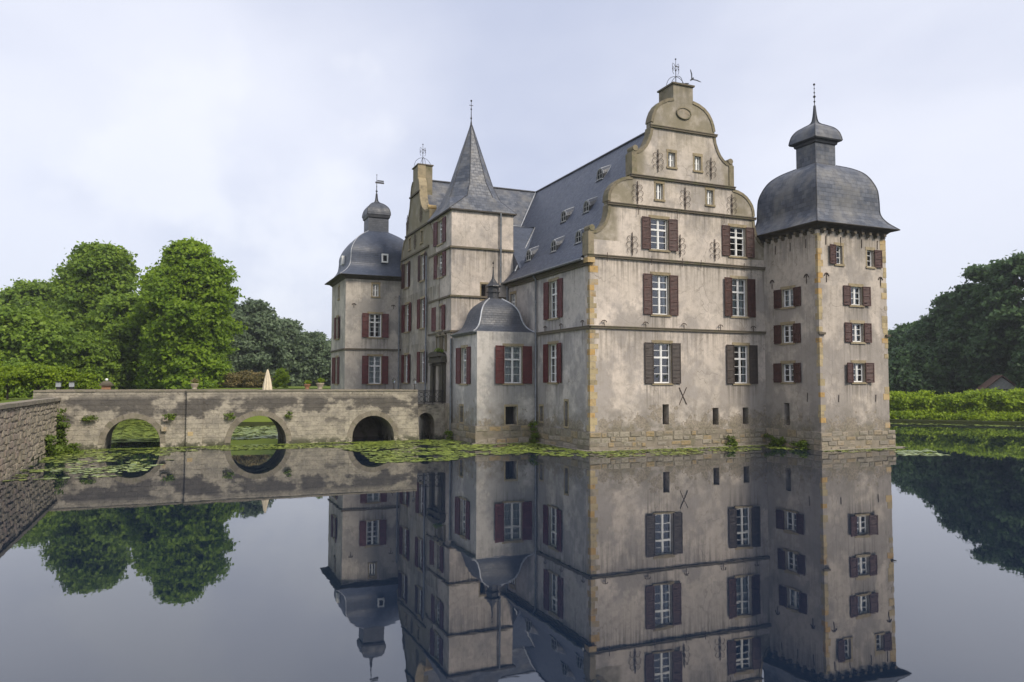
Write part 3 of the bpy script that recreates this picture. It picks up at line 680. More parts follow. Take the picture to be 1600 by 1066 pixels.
# dormers on the west slope
def dormer(x, y, z, w=.44, h=.76):
    slope = 7.48 / 5.3; k = .42; ol = [(-w, 0), (-w, h * .45), (-w * .82, h * .75), (-w * .45, h * .96), (0, h), (w * .45, h * .96), (w * .82, h * .75), (w, h * .45), (w, 0)]
    b = MB()
    fr = [(x, y + a, z + c) for a, c in ol]; bk = [(x + c / (slope - k), y + a, z + c + k * c / (slope - k)) for a, c in ol]
    for i in range(len(ol) - 1):
        f = [fr[i], bk[i], bk[i + 1], fr[i + 1]]; b.add(f, [(0, 1, 2, 3)], False, [uvface(f)])
    d = b.obj('dormer', 'slate_dark', P)
    b = MB(); b.add([(x + .03, y + a, z + c) for a, c in ol], [tuple(range(len(ol)))]); b.obj('dormer_opening', 'dark', d)
    b = MB(); pts = [(x - .01, y + a * .72, z + .06 + c * .86) for a, c in ol]
    b.tube(pts, .026, 5); b.box(x - .03, x + .01, y - w * .74, y + w * .74, z + .03, z + .09); b.box(x - .02, x + .01, y - .025, y + .025, z + .06, z + h * .9)
    b.box(x - .015, x + .01, y - w * .72, y + w * .72, z + h * .48, z + h * .52); b.obj('dormer_frame', 'greywood', d)
    b = MB(); tip = bk[4]
    b.tube([(fr[1][0], fr[1][1], fr[1][2]), fr[2], fr[3], fr[4], fr[5], fr[6], fr[7]], .018, 5)
    b.tube([fr[0], (x + .02, y - w - .01, z + .02), bk[1], bk[2], bk[3], bk[4]], .018, 5); b.tube([fr[4], bk[4]], .022, 5)
    b.box(x - .12, x + .02, y - w, y + w, z - .03, z + .0); b.obj('dormer_flashing', 'lead', d)
for x, y, z in [(.92, 9.95, 11.72), (.92, 6.2, 11.72), (.92, 2.95, 11.72), (2.62, 8.15, 14.12), (2.62, 5.1, 14.12), (4.45, 6.6, 16.72)]: dormer(x, y, z)

# ---- right corner tower
mk('wall', wallW(11.92, rect(-4.25 + .503, -.002, -.8, 12.1), holes(TW)), 'plaster_tower', P, label='west wall of the right corner tower')
mk('wall', wallS(-4.25, rect(11.92, 17.07, -.8, 12.1), holes(TS)), 'plaster_tower', P, label='south wall of the right corner tower')
b = MB(); b.box(16.57, 17.07, -3.745, .9, -.8, 12.1); b.box(12.41, 16.568, .4, .9, -.8, 12.1); b.box(11.92, 12.40, -.001, .9, 10.5, 12.1); b.obj('wall', 'plaster_tower', P)
def fourroof(cx, cy, prof, mat, name='roof', label=None, n=5, mats=None):
    """square bell roof: prof = [(r,z)...], Catmull-Rom smoothed, one separate strip per side"""
    pr = []
    P_ = [prof[0]] + prof + [prof[-1]]
    for i in range(1, len(P_) - 2):
        for k in range(n):
            t = k / n; q = []
            for d in (0, 1):
                p0, p1, p2, p3 = (P_[i - 1][d], P_[i][d], P_[i + 1][d], P_[i + 2][d])
                q.append(.5 * (2 * p1 + (p2 - p0) * t + (2 * p0 - 5 * p1 + 4 * p2 - p3) * t * t + (3 * p1 - p0 - 3 * p2 + p3) * t ** 3))
            pr.append(tuple(q))
    pr.append(prof[-1]); b = MB()
    arc = [0]
    for p, q in zip(pr[:-1], pr[1:]): arc.append(arc[-1] + math.hypot(q[0] - p[0], q[1] - p[1]))
    M = 10
    for s_ in range(4):
        ca, sa = math.cos(s_ * math.pi / 2), math.sin(s_ * math.pi / 2); vs = []; uv = []
        for i, (r, z) in enumerate(pr):
            for k in range(M + 1):
                x = r * (2 * k / M - 1); y = -r
                wob = .05 * noise.noise(Vector((x * 2.1 + s_ * 9, z * .8, cx))) if 0 < k < M else 0
                y -= wob; vs.append((cx + x * ca - y * sa, cy + x * sa + y * ca, z)); uv.append((x + s_ * 11.3, arc[i]))
        fs = []; us = []
        for i in range(len(pr) - 1):
            for k in range(M):
                f = (i * (M + 1) + k, i * (M + 1) + k + 1, (i + 1) * (M + 1) + k + 1, (i + 1) * (M + 1) + k); fs.append(f); us.append([uv[j] for j in f])
        b.add(vs, fs, True, us)
    o = b.obj(name, mat, P, label=label); return o, pr
def hips(cx, cy, pr, mat, r, corners, name='hip_flashing'):
    for sx, sy in corners:
        b = MB(); b.tube([(cx + sx * q, cy + sy * q, z) for q, z in pr], r, 6); b.obj(name, mat, P)
tcx, tcy = 14.5, -1.68
_, pr = fourroof(tcx, tcy, [(3.13, 12.42), (2.68, 12.88), (2.42, 13.4), (2.38, 14.2), (2.30, 14.95), (1.95, 15.75), (1.45, 16.2), (.78, 16.52)], 'slate_grey', label='swelling bell roof of the right corner tower')
hips(tcx, tcy, pr, 'slate_dark', .035, [(-1, -1), (1, -1), (-1, 1)])
def lantern(cx, cy, r, z0, z1, rc, prof, mat='slate_dark', top=None):
    b = MB()
    for k in range(4):
        c = [(cx - r, cy - r), (cx + r, cy - r), (cx + r, cy + r), (cx - r, cy + r)]; p, q = c[k], c[(k + 1) % 4]
        f = [(p[0], p[1], z0), (q[0], q[1], z0), (q[0], q[1], z1), (p[0], p[1], z1)]; b.add(f, [(0, 1, 2, 3)], False, [uvface(f)])
    b.obj('lantern', mat, P)
    b = MB(); s2 = math.sqrt(2)
    b.lathe(cx, cy, [(r * s2, z1 - .25), ((r + .08) * s2, z1 - .2), ((r + .1) * s2, z1 - .08), ((rc - .02) * s2, z1 - .02), (rc * s2, z1 + .03), (0.01, z1 + .04)], 4, False, math.pi / 4); b.obj('lantern_cornice', 'slate_dark', P)
    o, p2 = fourroof(cx, cy, prof, mat, 'lantern_roof'); hips(cx, cy, p2, 'slate_dark', .03, [(-1, -1), (1, -1), (-1, 1)])
lantern(tcx, tcy, .77, 16.4, 17.98, 1.06, [(1.06, 18.02), (1.02, 18.25), (.93, 18.55), (.74, 18.82), (.45, 19.02), (.17, 19.22), (.08, 19.6), (.03, 20.3)], 'slate_grey')
b = MB(); b.tube([(tcx, tcy, 20.1), (tcx, tcy, 21.6)], [.03, .012], 6)
for z, r in ((20.55, .06), (20.85, .08), (21.1, .05), (21.35, .04), (21.6, .07)): b.ball((tcx, tcy, z), r)
b.obj('finial', 'iron', P)
def eaves(cx, cy, hw, re, z, n, mat='soffit', cons=True):
    b = MB(); b.lathe(cx, cy, [(hw * 1.4142, z - .28), ((hw + .2) * 1.4142, z - .10), ((re - .03) * 1.4142, z - .03), ((re + .01) * 1.4142, z + .0), ((re + .01) * 1.4142, z + .035)], 4, False, math.pi / 4); b.obj('eaves_soffit', mat, P)
    if not cons: return
    def fn():
        q = MB(); q.box(-.09, .09, -.26, 0, -.16, 0); q.box(-.09, .09, -.13, -.001, -.26, -.161); return q.mesh('eaves_corbel')
    me = cached(('corb',), fn)
    for s_ in range(4):
        for k in range(n):
            x = -hw + 2 * hw * (k + .5) / n; ca, sa = math.cos(s_ * math.pi / 2), math.sin(s_ * math.pi / 2); y = -hw - .002
            mk('eaves_corbel', me, 'ledge', P, (cx + x * ca - y * sa, cy + x * sa + y * ca, z - .24), s_ * math.pi / 2)
eaves(tcx, -1.675, 2.575, 3.13, 12.42, 9)
b = MB(); b.box(11.80, 12.28, -4.37, -4.251, 6.30, 6.42); b.obj('string_course', 'ledge', P)
b = MB(); b.box(16.86, 17.19, -4.37, -4.251, 6.30, 6.42); b.obj('string_course', 'ledge', P)

# ---- stair tower with the broach spire
b_h = holes(KW) + [rect(13.0, 14.45, 2.45, 4.75), rect(12.35, 12.95, 5.75, 6.7), rect(13.45, 14.15, 5.75, 6.7)]
mk('wall', wallW(-4.0, rect(11.903, 16.2, -.8, 15.1), b_h), 'plaster_stair', P, label='west wall of the stair tower above the portal')
mk('wall', wallS(11.4, rect(-4.0, .42, -.8, 15.1), [rect(-1.9, -1.45, 9.2, 10.2)]), 'plaster_stair', P, label='south wall of the stair tower')
dark_opening(P, KS, -1.675, 9.2, .45, 1.0)
b = MB(); b.box(-.08, .42, 11.903, 16.2, -.8, 15.1); b.box(-3.498, -.082, 15.7, 16.2, -.8, 15.1); b.obj('wall', 'plaster_stair', P)
kc = (-1.79, 13.8)
for z in (12.62, 9.38, 7.05):
    b = MB(); b.box(-4.12, .43, 11.28, 11.398, z - .12, z); b.box(-4.12, -4.001, 11.4, 16.25, z - .12, z); b.obj('string_course', 'ledge', P)
def octring(r, z, tw=.414): return [(kc[0] + a * r, kc[1] + c * r, z) for a, c in ((-tw, -1), (tw, -1), (1, -tw), (1, tw), (tw, 1), (-tw, 1), (-1, tw), (-1, -tw))]
r0 = 2.42; sq = [(kc[0] - r0 + .02, kc[1] - r0 - .12, 15.12), (kc[0] + r0 - .05, kc[1] - r0 - .12, 15.12), (kc[0] + r0, kc[1] + r0 + .1, 15.12), (kc[0] - r0, kc[1] + r0 + .1, 15.12)]
o1 = octring(1.86, 16.25, .50); o2 = octring(1.42, 17.35); o3 = octring(.06, 21.75)
fs = [[sq[0], sq[1], o1[1], o1[0]], [sq[1], sq[2], o1[3], o1[2]], [sq[2], sq[3], o1[5], o1[4]], [sq[3], sq[0], o1[7], o1[6]],
      [sq[1], o1[2], o1[1]], [sq[2], o1[4], o1[3]], [sq[3], o1[6], o1[5]], [sq[0], o1[0], o1[7]]]
for A, B_ in ((o1, o2), (o2, o3)):
    for k in range(8): fs.append([A[k], A[(k + 1) % 8], B_[(k + 1) % 8], B_[k]])
roofmesh(fs, 'spire', 'slate_grey', 'steep eight-sided slate spire on the stair tower')
b = MB(); e = .03
b.box(sq[0][0] - e, sq[1][0] + e, sq[0][1] - e, sq[0][1] + .3, 15.02, 15.11); b.box(sq[0][0] - e, sq[0][0] + .3, sq[0][1] + .3, sq[3][1], 15.02, 15.11); b.box(sq[1][0] - .3, sq[1][0] + e, sq[0][1] + .3, sq[3][1], 15.02, 15.11); b.obj('eaves_soffit', 'soffit', P)
b = MB()
for k in (0, 1, 2, 7): b.tube([o1[k], o2[k], o3[k]], .028, 5)
b.tube([sq[0], o1[0]], .03, 5); b.tube([sq[1], o1[2]], .03, 5); b.obj('hip_flashing', 'slate_dark', P)
b = MB(); b.tube([(kc[0], kc[1], 21.6), (kc[0], kc[1], 22.0)], [.09, .05], 8); b.tube([(kc[0], kc[1], 22.0), (kc[0], kc[1], 23.5)], [.035, .015], 6)
for z, r in ((22.25, .07), (22.9, .06), (23.5, .07)): b.ball((kc[0], kc[1], z), r)
b.box(kc[0] - .14, kc[0] + .14, kc[1] - .01, kc[1] + .01, 23.15, 23.19); b.obj('finial', 'iron', P)
b = MB(); b.box(.30, .62, 11.5, 11.8, 12.2, 12.45); b.obj('corbel', 'urnstone', P)

# ---- portal of the stair tower
px0 = -4.0
b = MB()
b.box(px0 - .16, px0 - .001, 12.35, 12.98, 2.3, 4.95); b.box(px0 - .16, px0 - .001, 14.47, 14.95, 2.3, 4.95)
b.box(px0 - .14, px0 - .001, 12.982, 14.468, 4.77, 4.95)
for y in (12.52, 12.80, 14.62, 14.84):
    b.tube([(px0 - .24, y, 2.75), (px0 - .24, y, 4.75)], [.10, .085], 10); b.box(px0 - .36, px0 - .162, y - .12, y + .12, 2.3, 2.74); b.box(px0 - .35, px0 - .162, y - .115, y + .115, 4.76, 4.93)
b.obj('portal_columns', 'portal', P)
b = MB(); b.box(px0 - .42, px0 - .001, 12.2, 15.1, 4.97, 5.16); b.box(px0 - .36, px0 - .001, 12.26, 15.04, 5.162, 5.36)
pts = []
for k in range(9):
    t = math.pi * k / 8; pts.append((13.65 - 1.42 * math.cos(t), 5.37 + .36 * math.sin(t)))
vs = [(px0 - .5, y, z) for y, z in pts] + [(px0 - .001, y, z) for y, z in pts]
b.add(vs, [(k, k + 1, 10 + k, 9 + k) for k in range(8)] + [tuple(range(9)), tuple(range(9, 18))]); b.obj('portal_hood', 'portal', P)
b = MB(); b.box(px0 + .28, px0 + .33, 13.0, 14.45, 2.42, 4.75)
for k in range(5): y = 13.06 + .29 * k; b.box(px0 + .25, px0 + .28, y, y + .22, 2.5, 3.5); b.box(px0 + .25, px0 + .28, y, y + .22, 3.6, 4.65)
b.obj('door', 'door', P)
b = MB()
for y in (12.65, 13.8):
    b.box(px0 - .12, px0 - .001, y - .44, y - .32, 5.7, 6.75); b.box(px0 - .12, px0 - .001, y + .36, y + .46, 5.7, 6.75)
    b.add([(px0 - .2, y - .5, 6.75), (px0 - .2, y + .52, 6.75), (px0 - .2, y, 7.0), (px0, y - .5, 6.75), (px0, y + .52, 6.75), (px0, y, 7.0)], [(0, 1, 2), (3, 5, 4), (0, 2, 5, 3), (1, 4, 5, 2), (0, 3, 4, 1)])
b.obj('twin_window_stonework', 'trim', P)
b = MB(); b.box(px0 + .2, px0 + .25, 12.3, 14.2, 5.7, 6.75); b.obj('twin_window_glass', 'dark', P)

# ---- pavilion in the angle
mk('wall', wallW(-3.9, rect(7.303, 11.395, -.8, 6.72), holes(PW)), 'plaster_pavilion', P, label='west wall of the small pavilion')
mk('wall', wallS(6.8, rect(-3.9, -.003, -.8, 6.72), holes(PS)), 'plaster_pavilion', P, label='south wall of the small pavilion')
_, pr = fourroof(-2.0, 9.0, [(2.13, 6.72), (1.86, 6.84), (1.55, 7.15), (1.37, 7.6), (1.25, 8.05), (.97, 8.5), (.42, 8.92)], 'slate_dark', label='bell roof of the small pavilion')
hips(-2.0, 9.0, pr, 'lead', .05, [(-1, -1), (1, -1)])
b = MB(); b.lathe(-2.0, 9.0, [(2.0 * 1.4142, 6.55), (2.15 * 1.4142, 6.68), (2.15 * 1.4142, 6.73)], 4, False, math.pi / 4); b.obj('eaves_soffit', 'zinc', P)
b = MB(); b.lathe(-2.0, 9.0, [(.45, 8.78), (.43, 8.95), (.36, 9.0), (.36, 9.32), (.43, 9.34), (.43, 9.4), (.36, 9.42), (.36, 9.66), (.52, 9.72), (.5, 9.78), (.26, 9.98), (.09, 10.25), (.05, 10.55), (.02, 11.0)], 8, False, math.pi / 8); b.obj('lantern', 'slate_dark', P)
b = MB(); b.tube([(-2, 9, 10.9), (-2, 9, 11.4)], .015, 5); b.ball((-2, 9, 10.95), .05); b.ball((-2, 9, 11.25), .06); b.obj('finial', 'iron', P)

# ---- west gable
go = [(13.9, -.8), (13.9, 10.5), (14.4, 11.9), (15.0, 13.4), (15.5, 14.4), (16.1, 15.0), (16.1, 16.05), (16.6, 16.12), (17.3, 16.2), (17.9, 16.5), (18.3, 16.95), (18.58, 17.5), (18.7, 18.1), (18.75, 18.45), (18.92, 18.85), (19.16, 19.1), (19.16, 20.1),
      (20.64, 20.1), (20.64, 19.1), (20.95, 18.85), (21.15, 18.4), (21.22, 17.9), (21.4, 17.2), (21.8, 16.6), (22.3, 16.15), (22.33, 15.1), (23.0, 14.85), (23.5, 14.2), (23.75, 13.43), (24.2, 12.6), (25, 11.9), (26.3, 11.8), (26.3, -.8)]
mk('wall', wallW(-4.05, go, holes(GW)), 'plaster_gable_west', P, label='west gable wall seen edge-on, stained grey-brown')
for y0, y1, z in ((16.22, 23.75, 13.48), (16.22, 22.45, 15.18), (18.62, 21.3, 18.05)):
    b = MB(); b.box(-4.17, -4.051, y0, y1, z - .13, z); b.obj('string_course', 'ledge', P)
b = MB(); b.box(-3.548, -2.95, 19.16, 20.64, 17.0, 20.1); b.obj('gable_block', 'trim', P)
b = MB(); b.box(-4.13, -2.88, 19.08, 20.72, 20.105, 20.19); b.obj('block_cap', 'ledge', P)
for i0, i1 in ((5, 9), (9, 16), (18, 24), (24, 29)):
    q = go[i0:i1 + 1]; b = MB(); vs = []
    for i, p in enumerate(q):
        d = Vector((q[min(i + 1, len(q) - 1)][0] - q[max(i - 1, 0)][0], q[min(i + 1, len(q) - 1)][1] - q[max(i - 1, 0)][1])).normalized(); nn = Vector((-d.y, d.x)); a = Vector(p) + nn * .045; c = Vector(p) - nn * .12
        vs += [(-4.1, c.x, c.y), (-4.1, a.x, a.y), (-3.5, a.x, a.y), (-3.5, c.x, c.y)]
    b.add(vs, [(4 * i + k, 4 * i + (k + 1) % 4, 4 * i + 4 + (k + 1) % 4, 4 * i + 4 + k) for i in range(len(q) - 1) for k in range(4)]); b.obj('gable_coping', 'surround' if i0 < 16 else 'trim', P)
b = MB(); b.tube([(-4.12, 16.45, 16.28), (-3.5, 16.45, 16.28)], .17, 10); b.obj('scroll_end', 'ochre', P)
vane(-3.5, 19.9, 20.19, 1.75, .42)

# ---- left corner tower
lcx, lcy = -5.45, 26.85
mk('wall', wallW(-8.5, rect(24.303, 29.9, -.8, 12.0), holes(LW)), 'plaster_far_tower', P, label='west wall of the left corner tower')
mk('wall', wallS(23.8, rect(-8.5, -4.053, -.8, 12.0), holes(LS)), 'plaster_far_tower', P, label='south wall of the left corner tower')
b = MB(); b.box(-7.99, -2.4, 29.4, 29.9, -.8, 12); b.box(-3.548, -2.4, 26.31, 29.39, -.8, 12); b.box(-4.04, -2.4, 23.81, 24.2, 10.6, 12.0); b.obj('wall', 'plaster_far_tower', P)
_, pr = fourroof(lcx, lcy, [(3.62, 12.05), (3.05, 12.5), (2.7, 13.0), (2.6, 13.6), (2.56, 14.2), (2.28, 14.85), (1.75, 15.5), (.85, 16.12)], 'slate', label='swelling bell roof of the left corner tower')
hips(lcx, lcy, pr, 'lead', .03, [(-1, -1)])
eaves(lcx, lcy, 3.05, 3.6, 12.05, 8, cons=False)
lantern(lcx, lcy, .85, 16.0, 17.5, .98, [(.98, 17.54), (.95, 17.85), (.82, 18.2), (.52, 18.52), (.2, 18.72), (.09, 18.95), (.04, 19.5)], 'slate_dark')
b = MB(); b.tube([(lcx, lcy, 19.3), (lcx, lcy, 21.1)], [.04, .015], 6)
for z, r in ((19.7, .09), (20.1, .05), (21.1, .05)): b.ball((lcx, lcy, z), r)
b.box(lcx - .12, lcx + .62, lcy - .015, lcy + .015, 20.38, 20.52); b.box(lcx + .05, lcx + .6, lcy - .015, lcy + .015, 20.56, 20.66); b.obj('weather_vane', 'iron', P)
for wl, x, y, z in (('S', -5.35, 24.12, 13.25), ('W', -8.16, 27.2, 13.35)):
    o = mk('roof_window', cached(('rw',), lambda: (lambda q: (q.box(-.26, -.16, -.1, .3, 0, .72), q.box(.16, .26, -.1, .3, 0, .72), q.box(-.16, .16, -.1, .3, 0, .12), q.box(-.16, .16, -.1, .3, .60, .72), q.mesh('roof_window'))[-1])(MB())), 'white', P, (x, y, z), 0 if wl == 'S' else -math.pi / 2)
    mk('glass', cached(('rwg',), lambda: (lambda q: (q.box(-.16, .16, .0, .02, .12, .6), q.mesh('glass'))[-1])(MB())), 'dark', o)
b = MB(); b.box(-8.6, -4.06, 23.69, 23.799, 6.18, 6.30); b.box(-8.6, -8.501, 23.8, 30.0, 6.18, 6.30); b.obj('string_course', 'ledge', P)

# ---- pipes
for pts, m_ in (([(-.35, 6.6, 10.25), (-.13, 6.6, 10.0), (-.13, 6.6, 1.3), (-.4, 6.55, 1.0)], 'zinc'), ([(-4.22, 16.35, 12.7), (-4.22, 16.35, 2.2)], 'zinc'),
                ([(-4.25, 23.65, 10.6), (-4.25, 23.65, 3.0)], 'zinc'), ([(-.56, 11.22, 15.05), (-.56, 11.22, 10.3)], 'zinc'), ([(-4.05, 11.25, 6.5), (-4.05, 11.25, .2)], 'zinc'), ([(-.1, 11.2, 10.2), (-.1, 11.2, 8.6)], 'zinc')):
    b = MB(); b.tube(pts, .065, 8)
    for k in range(3):
        z = pts[-2][2] + (pts[-3 if len(pts) > 2 else 0][2] - pts[-2][2]) * (k + .5) / 3 if len(pts) > 2 else pts[1][2] + (pts[0][2] - pts[1][2]) * (k + .5) / 3
        b.tube([(pts[-2][0] if len(pts) > 2 else pts[0][0], pts[1][1], z - .03), (pts[-2][0] if len(pts) > 2 else pts[0][0], pts[1][1], z + .03)], .085, 8)
    b.obj('downpipe', m_, P)

# ---- wrought iron anchors
def anchor():
    b = MB(); b.tube([(0, 0, 0), (0, 0, 1.28)], .026, 6)
    for z, r in ((.28, .15), (.62, .17), (.96, .14)):
        for sx in (-1, 1):
            pts = [(sx * (.03 + r - r * math.cos(t)), 0, z + r * .95 * math.sin(t)) for t in [k * math.pi * 1.6 / 9 - .8 for k in range(10)]]
            b.tube(pts, .013, 5)
    b.box(-.06, .06, -.03, .03, .58, .66); return b.mesh('wall_anchor')
am = anchor()
for x, z in ((2.66, 10.66), (5.85, 10.8), (8.28, 10.72), (3.03, 13.58), (6.23, 13.57), (9.56, 13.52), (4.4, 15.55), (8.08, 15.52)): mk('wall_anchor', am, 'rust_iron', P, (x, -.06, z))
for y, z in ((21.9, 15.5), (18.2, 15.5), (19.75, 13.7)): mk('wall_anchor', am, 'rust_iron', P, (-4.12, y, z), -math.pi / 2)
b = MB(); b.tube([(0, 0, 0), (0, 0, .30)], .02, 5); b.tube([(-.17, 0, .22), (-.1, 0, .30), (0, 0, .32), (.1, 0, .30), (.17, 0, .22)], .025, 5); tm = b.mesh('tie_iron')
b = MB(); b.tube([(0, 0, 0), (.02, 0, .5)], .02, 5); sm_ = b.mesh('tie_iron')
for x in (.8, 3.45, 6.0, 8.55, 10.95): mk('tie_iron', tm, 'rust_iron', P, (x, -.13, 6.68))
for y in (.62, 5.3, 3.2): mk('tie_iron', tm, 'rust_iron', P, (-.13, y, 6.70), -math.pi / 2)
for x in (1.0, 3.85, 7.2, 10.3, 5.9): mk('tie_iron', sm_, 'rust_iron', P, (x, -.15, 10.2))
for x in (3.0, 5.6, 8.9): mk('tie_iron', sm_, 'rust_iron', P, (x, -.13, 12.95))
for x in (12.5, 13.6, 15.2, 16.4): mk('tie_iron', sm_, 'rust_iron', P, (x, -4.28, 11.3))
for y in (-1.0, -2.2, -3.4): mk('tie_iron', sm_, 'rust_iron', P, (11.89, y, 11.2), -math.pi / 2)
for x in (12.5, 16.6): mk('tie_iron', tm, 'rust_iron', P, (x, -4.28, 9.2), 0, scale=(1, 1, 1.6))
for y in (-3.4, -.7): mk('tie_iron', tm, 'rust_iron', P, (11.89, y, 9.2), -math.pi / 2, scale=(1, 1, 1.6))
for x in (-7.85, -4.7): mk('tie_iron', tm, 'rust_iron', P, (x, 23.77, 9.5))
for x, y, z in ((11.89, -3.3, 2.6),): mk('tie_iron', sm_, 'rust_iron', P, (x, y, z), -math.pi / 2)
for x in (13.2, 16.0): mk('tie_iron', sm_, 'rust_iron', P, (x, -4.28, 2.6), scale=(1, 1, .8))
for dx in (-1, 1):
    b = MB(); b.tube([(5.95 - dx * .25, -.03, 2.42), (5.95 + dx * .25, -.03, 3.38)], .02, 5); b.obj('cross_tie', 'rust_iron', P)

# ---- quoins and plinth stones
def chamfer_mesh(seed, name):
    r = random.Random(seed); b = MB(); j = lambda s_: r.uniform(-s_, s_)
    o = [(-.5 + j(.02), 0, -.5 + j(.02)), (.5 + j(.02), 0, -.5 + j(.02)), (.5 + j(.02), 0, .5 + j(.02)), (-.5 + j(.02), 0, .5 + j(.02))]
    m1 = [(x * .97, -.7 + j(.08), z * .97) for x, y, z in o]; m2 = [(x * .80 + j(.03), -1 + j(.12), z * .78 + j(.03)) for x, y, z in o]
    b.add(o + m1 + m2, [(0, 1, 5, 4), (1, 2, 6, 5), (2, 3, 7, 6), (3, 0, 4, 7), (4, 5, 9, 8), (5, 6, 10, 9), (6, 7, 11, 10), (7, 4, 8, 11), (8, 9, 10, 11), (3, 2, 1, 0)]); return b.mesh(name)
stones = [chamfer_mesh(i, 'stone') for i in range(6)]
def stone_meshes(mat):
    k = ('stm', mat)
    if k not in wcache:
        wcache[k] = []
        for s_ in stones:
            c = s_.copy(); c.materials.append(MAT[mat]); wcache[k].append(c)
    return wcache[k]
def quoin(cornx, corny, z0, z1, mat='ochre', lw=.36, sw=.2, out=.018, drop=.0):
    """corner facing SW: blocks wrap on the S and W faces"""
    z = z0; k = 0
    while z < z1 - .1:
        h = random.uniform(.26, .40); h = min(h, z1 - z)
        if random.random() >= drop:
            a, c = (lw, sw) if k % 2 else (sw, lw); a *= random.uniform(.8, 1.25); c *= random.uniform(.5, .9)
            b = MB(); o = out * random.uniform(.5, 1.3)
            x0, y0 = cornx - o, corny - o
            b.add([(x0, y0, z + .012), (cornx + a, y0, z + .012), (cornx + a, corny + .05, z + .012), (cornx + .05, corny + .05, z + .012), (cornx + .05, corny + c, z + .012), (x0, corny + c, z + .012),
                   (x0, y0, z + h - .006), (cornx + a, y0, z + h - .006), (cornx + a, corny + .05, z + h - .006), (cornx + .05, corny + .05, z + h - .006), (cornx + .05, corny + c, z + h - .006), (x0, corny + c, z + h - .006)],
                  [(0, 1, 7, 6), (1, 2, 8, 7), (2, 3, 9, 8), (3, 4, 10, 9), (4, 5, 11, 10), (5, 0, 6, 11), (6, 7, 8, 9, 10, 11), (5, 4, 3, 2, 1, 0)])
            b.obj('quoin', mat, P)
        z += h; k += 1
quoin(0, 0, 1.02, 6.5, drop=.05, lw=.46, sw=.28, out=.010); quoin(0, 0, 6.75, 10.08, drop=.12, lw=.42, sw=.26, out=.010); quoin(11.92, -4.25, 1.1, 6.28, drop=.2, lw=.3, out=.010); quoin(11.92, -4.25, 6.45, 11.9, drop=.15, lw=.3)
def quoin_se(x, y, z0, z1):
    z = z0
    while z < z1:
        h = random.uniform(.26, .4); a = random.choice((.25, .4)) * random.uniform(.8, 1.2)
        if random.random() > .4: b = MB(); b.box(x - a, x + .015, y - .016, y + .3, z + .01, z + h - .006); b.obj('quoin', 'ochre', P)
        z += h
quoin_se(17.07, -4.25, 1.1, 11.8)
# plinth bases (mortar) and stones
def plinth(x0, x1, y0, y1, z1):
    b = MB(); b.box(x0, x1, y0, y1, -.8, z1); b.obj('plinth_core', 'mortar', P)
plinth(-.10, 11.80, -.10, -.003, .98); plinth(-.10, -.003, -.003, 6.68, 1.0); plinth(11.79, 11.915, -4.25, -.102, .98); plinth(11.79, 17.35, -4.37, -4.253, .95); plinth(17.073, 17.35, -4.25, .9, .95)
plinth(-4.02, -.102, 6.68, 6.797, 1.04); plinth(-4.02, -3.903, 6.80, 11.27, 1.04)
b = MB(); b.box(-4.14, -4.003, 11.28, 16.2, -.8, 2.28); b.box(-4.16, -4.053, 16.21, 23.79, -.8, 2.1); b.box(-8.6, -4.17, 23.69, 23.797, -.8, 2.2); b.box(-8.6, -8.503, 23.8, 29.9, -.8, 2.2); b.obj('plinth_core', 'rough', P)
cnt = [0]
def course(wall, c, u0, u1, z1, rows, mat, wlo=.34, whi=.72):
    z = -.08; hs = [random.uniform(.8, 1.2) for _ in range(rows)]; s_ = sum(hs); ms = stone_meshes(mat)
    for h in hs:
        h = h / s_ * (z1 + .08); u = u0
        while u < u1 - .05:
            w = random.uniform(wlo, whi)
            if u + w > u1 - .2: w = u1 - u
            if random.random() < .16 and u1 - u > 1: u += w; continue
            d = random.uniform(.02, .06)
            jz = random.uniform(-.035, .035); loc = (u + w / 2, c + .01, z + h / 2 + jz) if wall == 'S' else (c + .01, u + w / 2, z + h / 2 + jz)
            mk('plinth_stone', random.choice(ms), None, P, loc, 0 if wall == 'S' else -math.pi / 2, scale=(w - random.uniform(.02, .12), d, h - random.uniform(.02, .11))); cnt[0] += 1
            u += w
        z += h
course('S', -.10, -.12, 11.78, 1.0, 4, 'mixstone', .28, .75); course('S', -4.37, 11.78, 17.36, 1.0, 4, 'greystone', .4, .8)
course('W', -.10, -.1, 6.66, 1.0, 3, 'greystone', .45, .9); course('W', 11.79, -4.37, -.12, 1.0, 3, 'greystone', .45, .9)
course('S', 6.68, -4.04, -.12, 1.04, 3, 'mixstone', .5, .9); course('W', -4.02, 6.68, 11.25, 1.04, 3, 'greystone', .5, .95)
b = MB(); b.box(-.35, 11.7, -.42, -.17, -.5, .05); b.box(-.42, -.17, -.42, 6.6, -.5, .04); b.box(11.5, 17.7, -4.7, -4.45, -.5, .05); b.box(-4.3, -.45, 6.38, 6.62, -.5, .04); b.obj('footing_ledge', 'greystone', P)

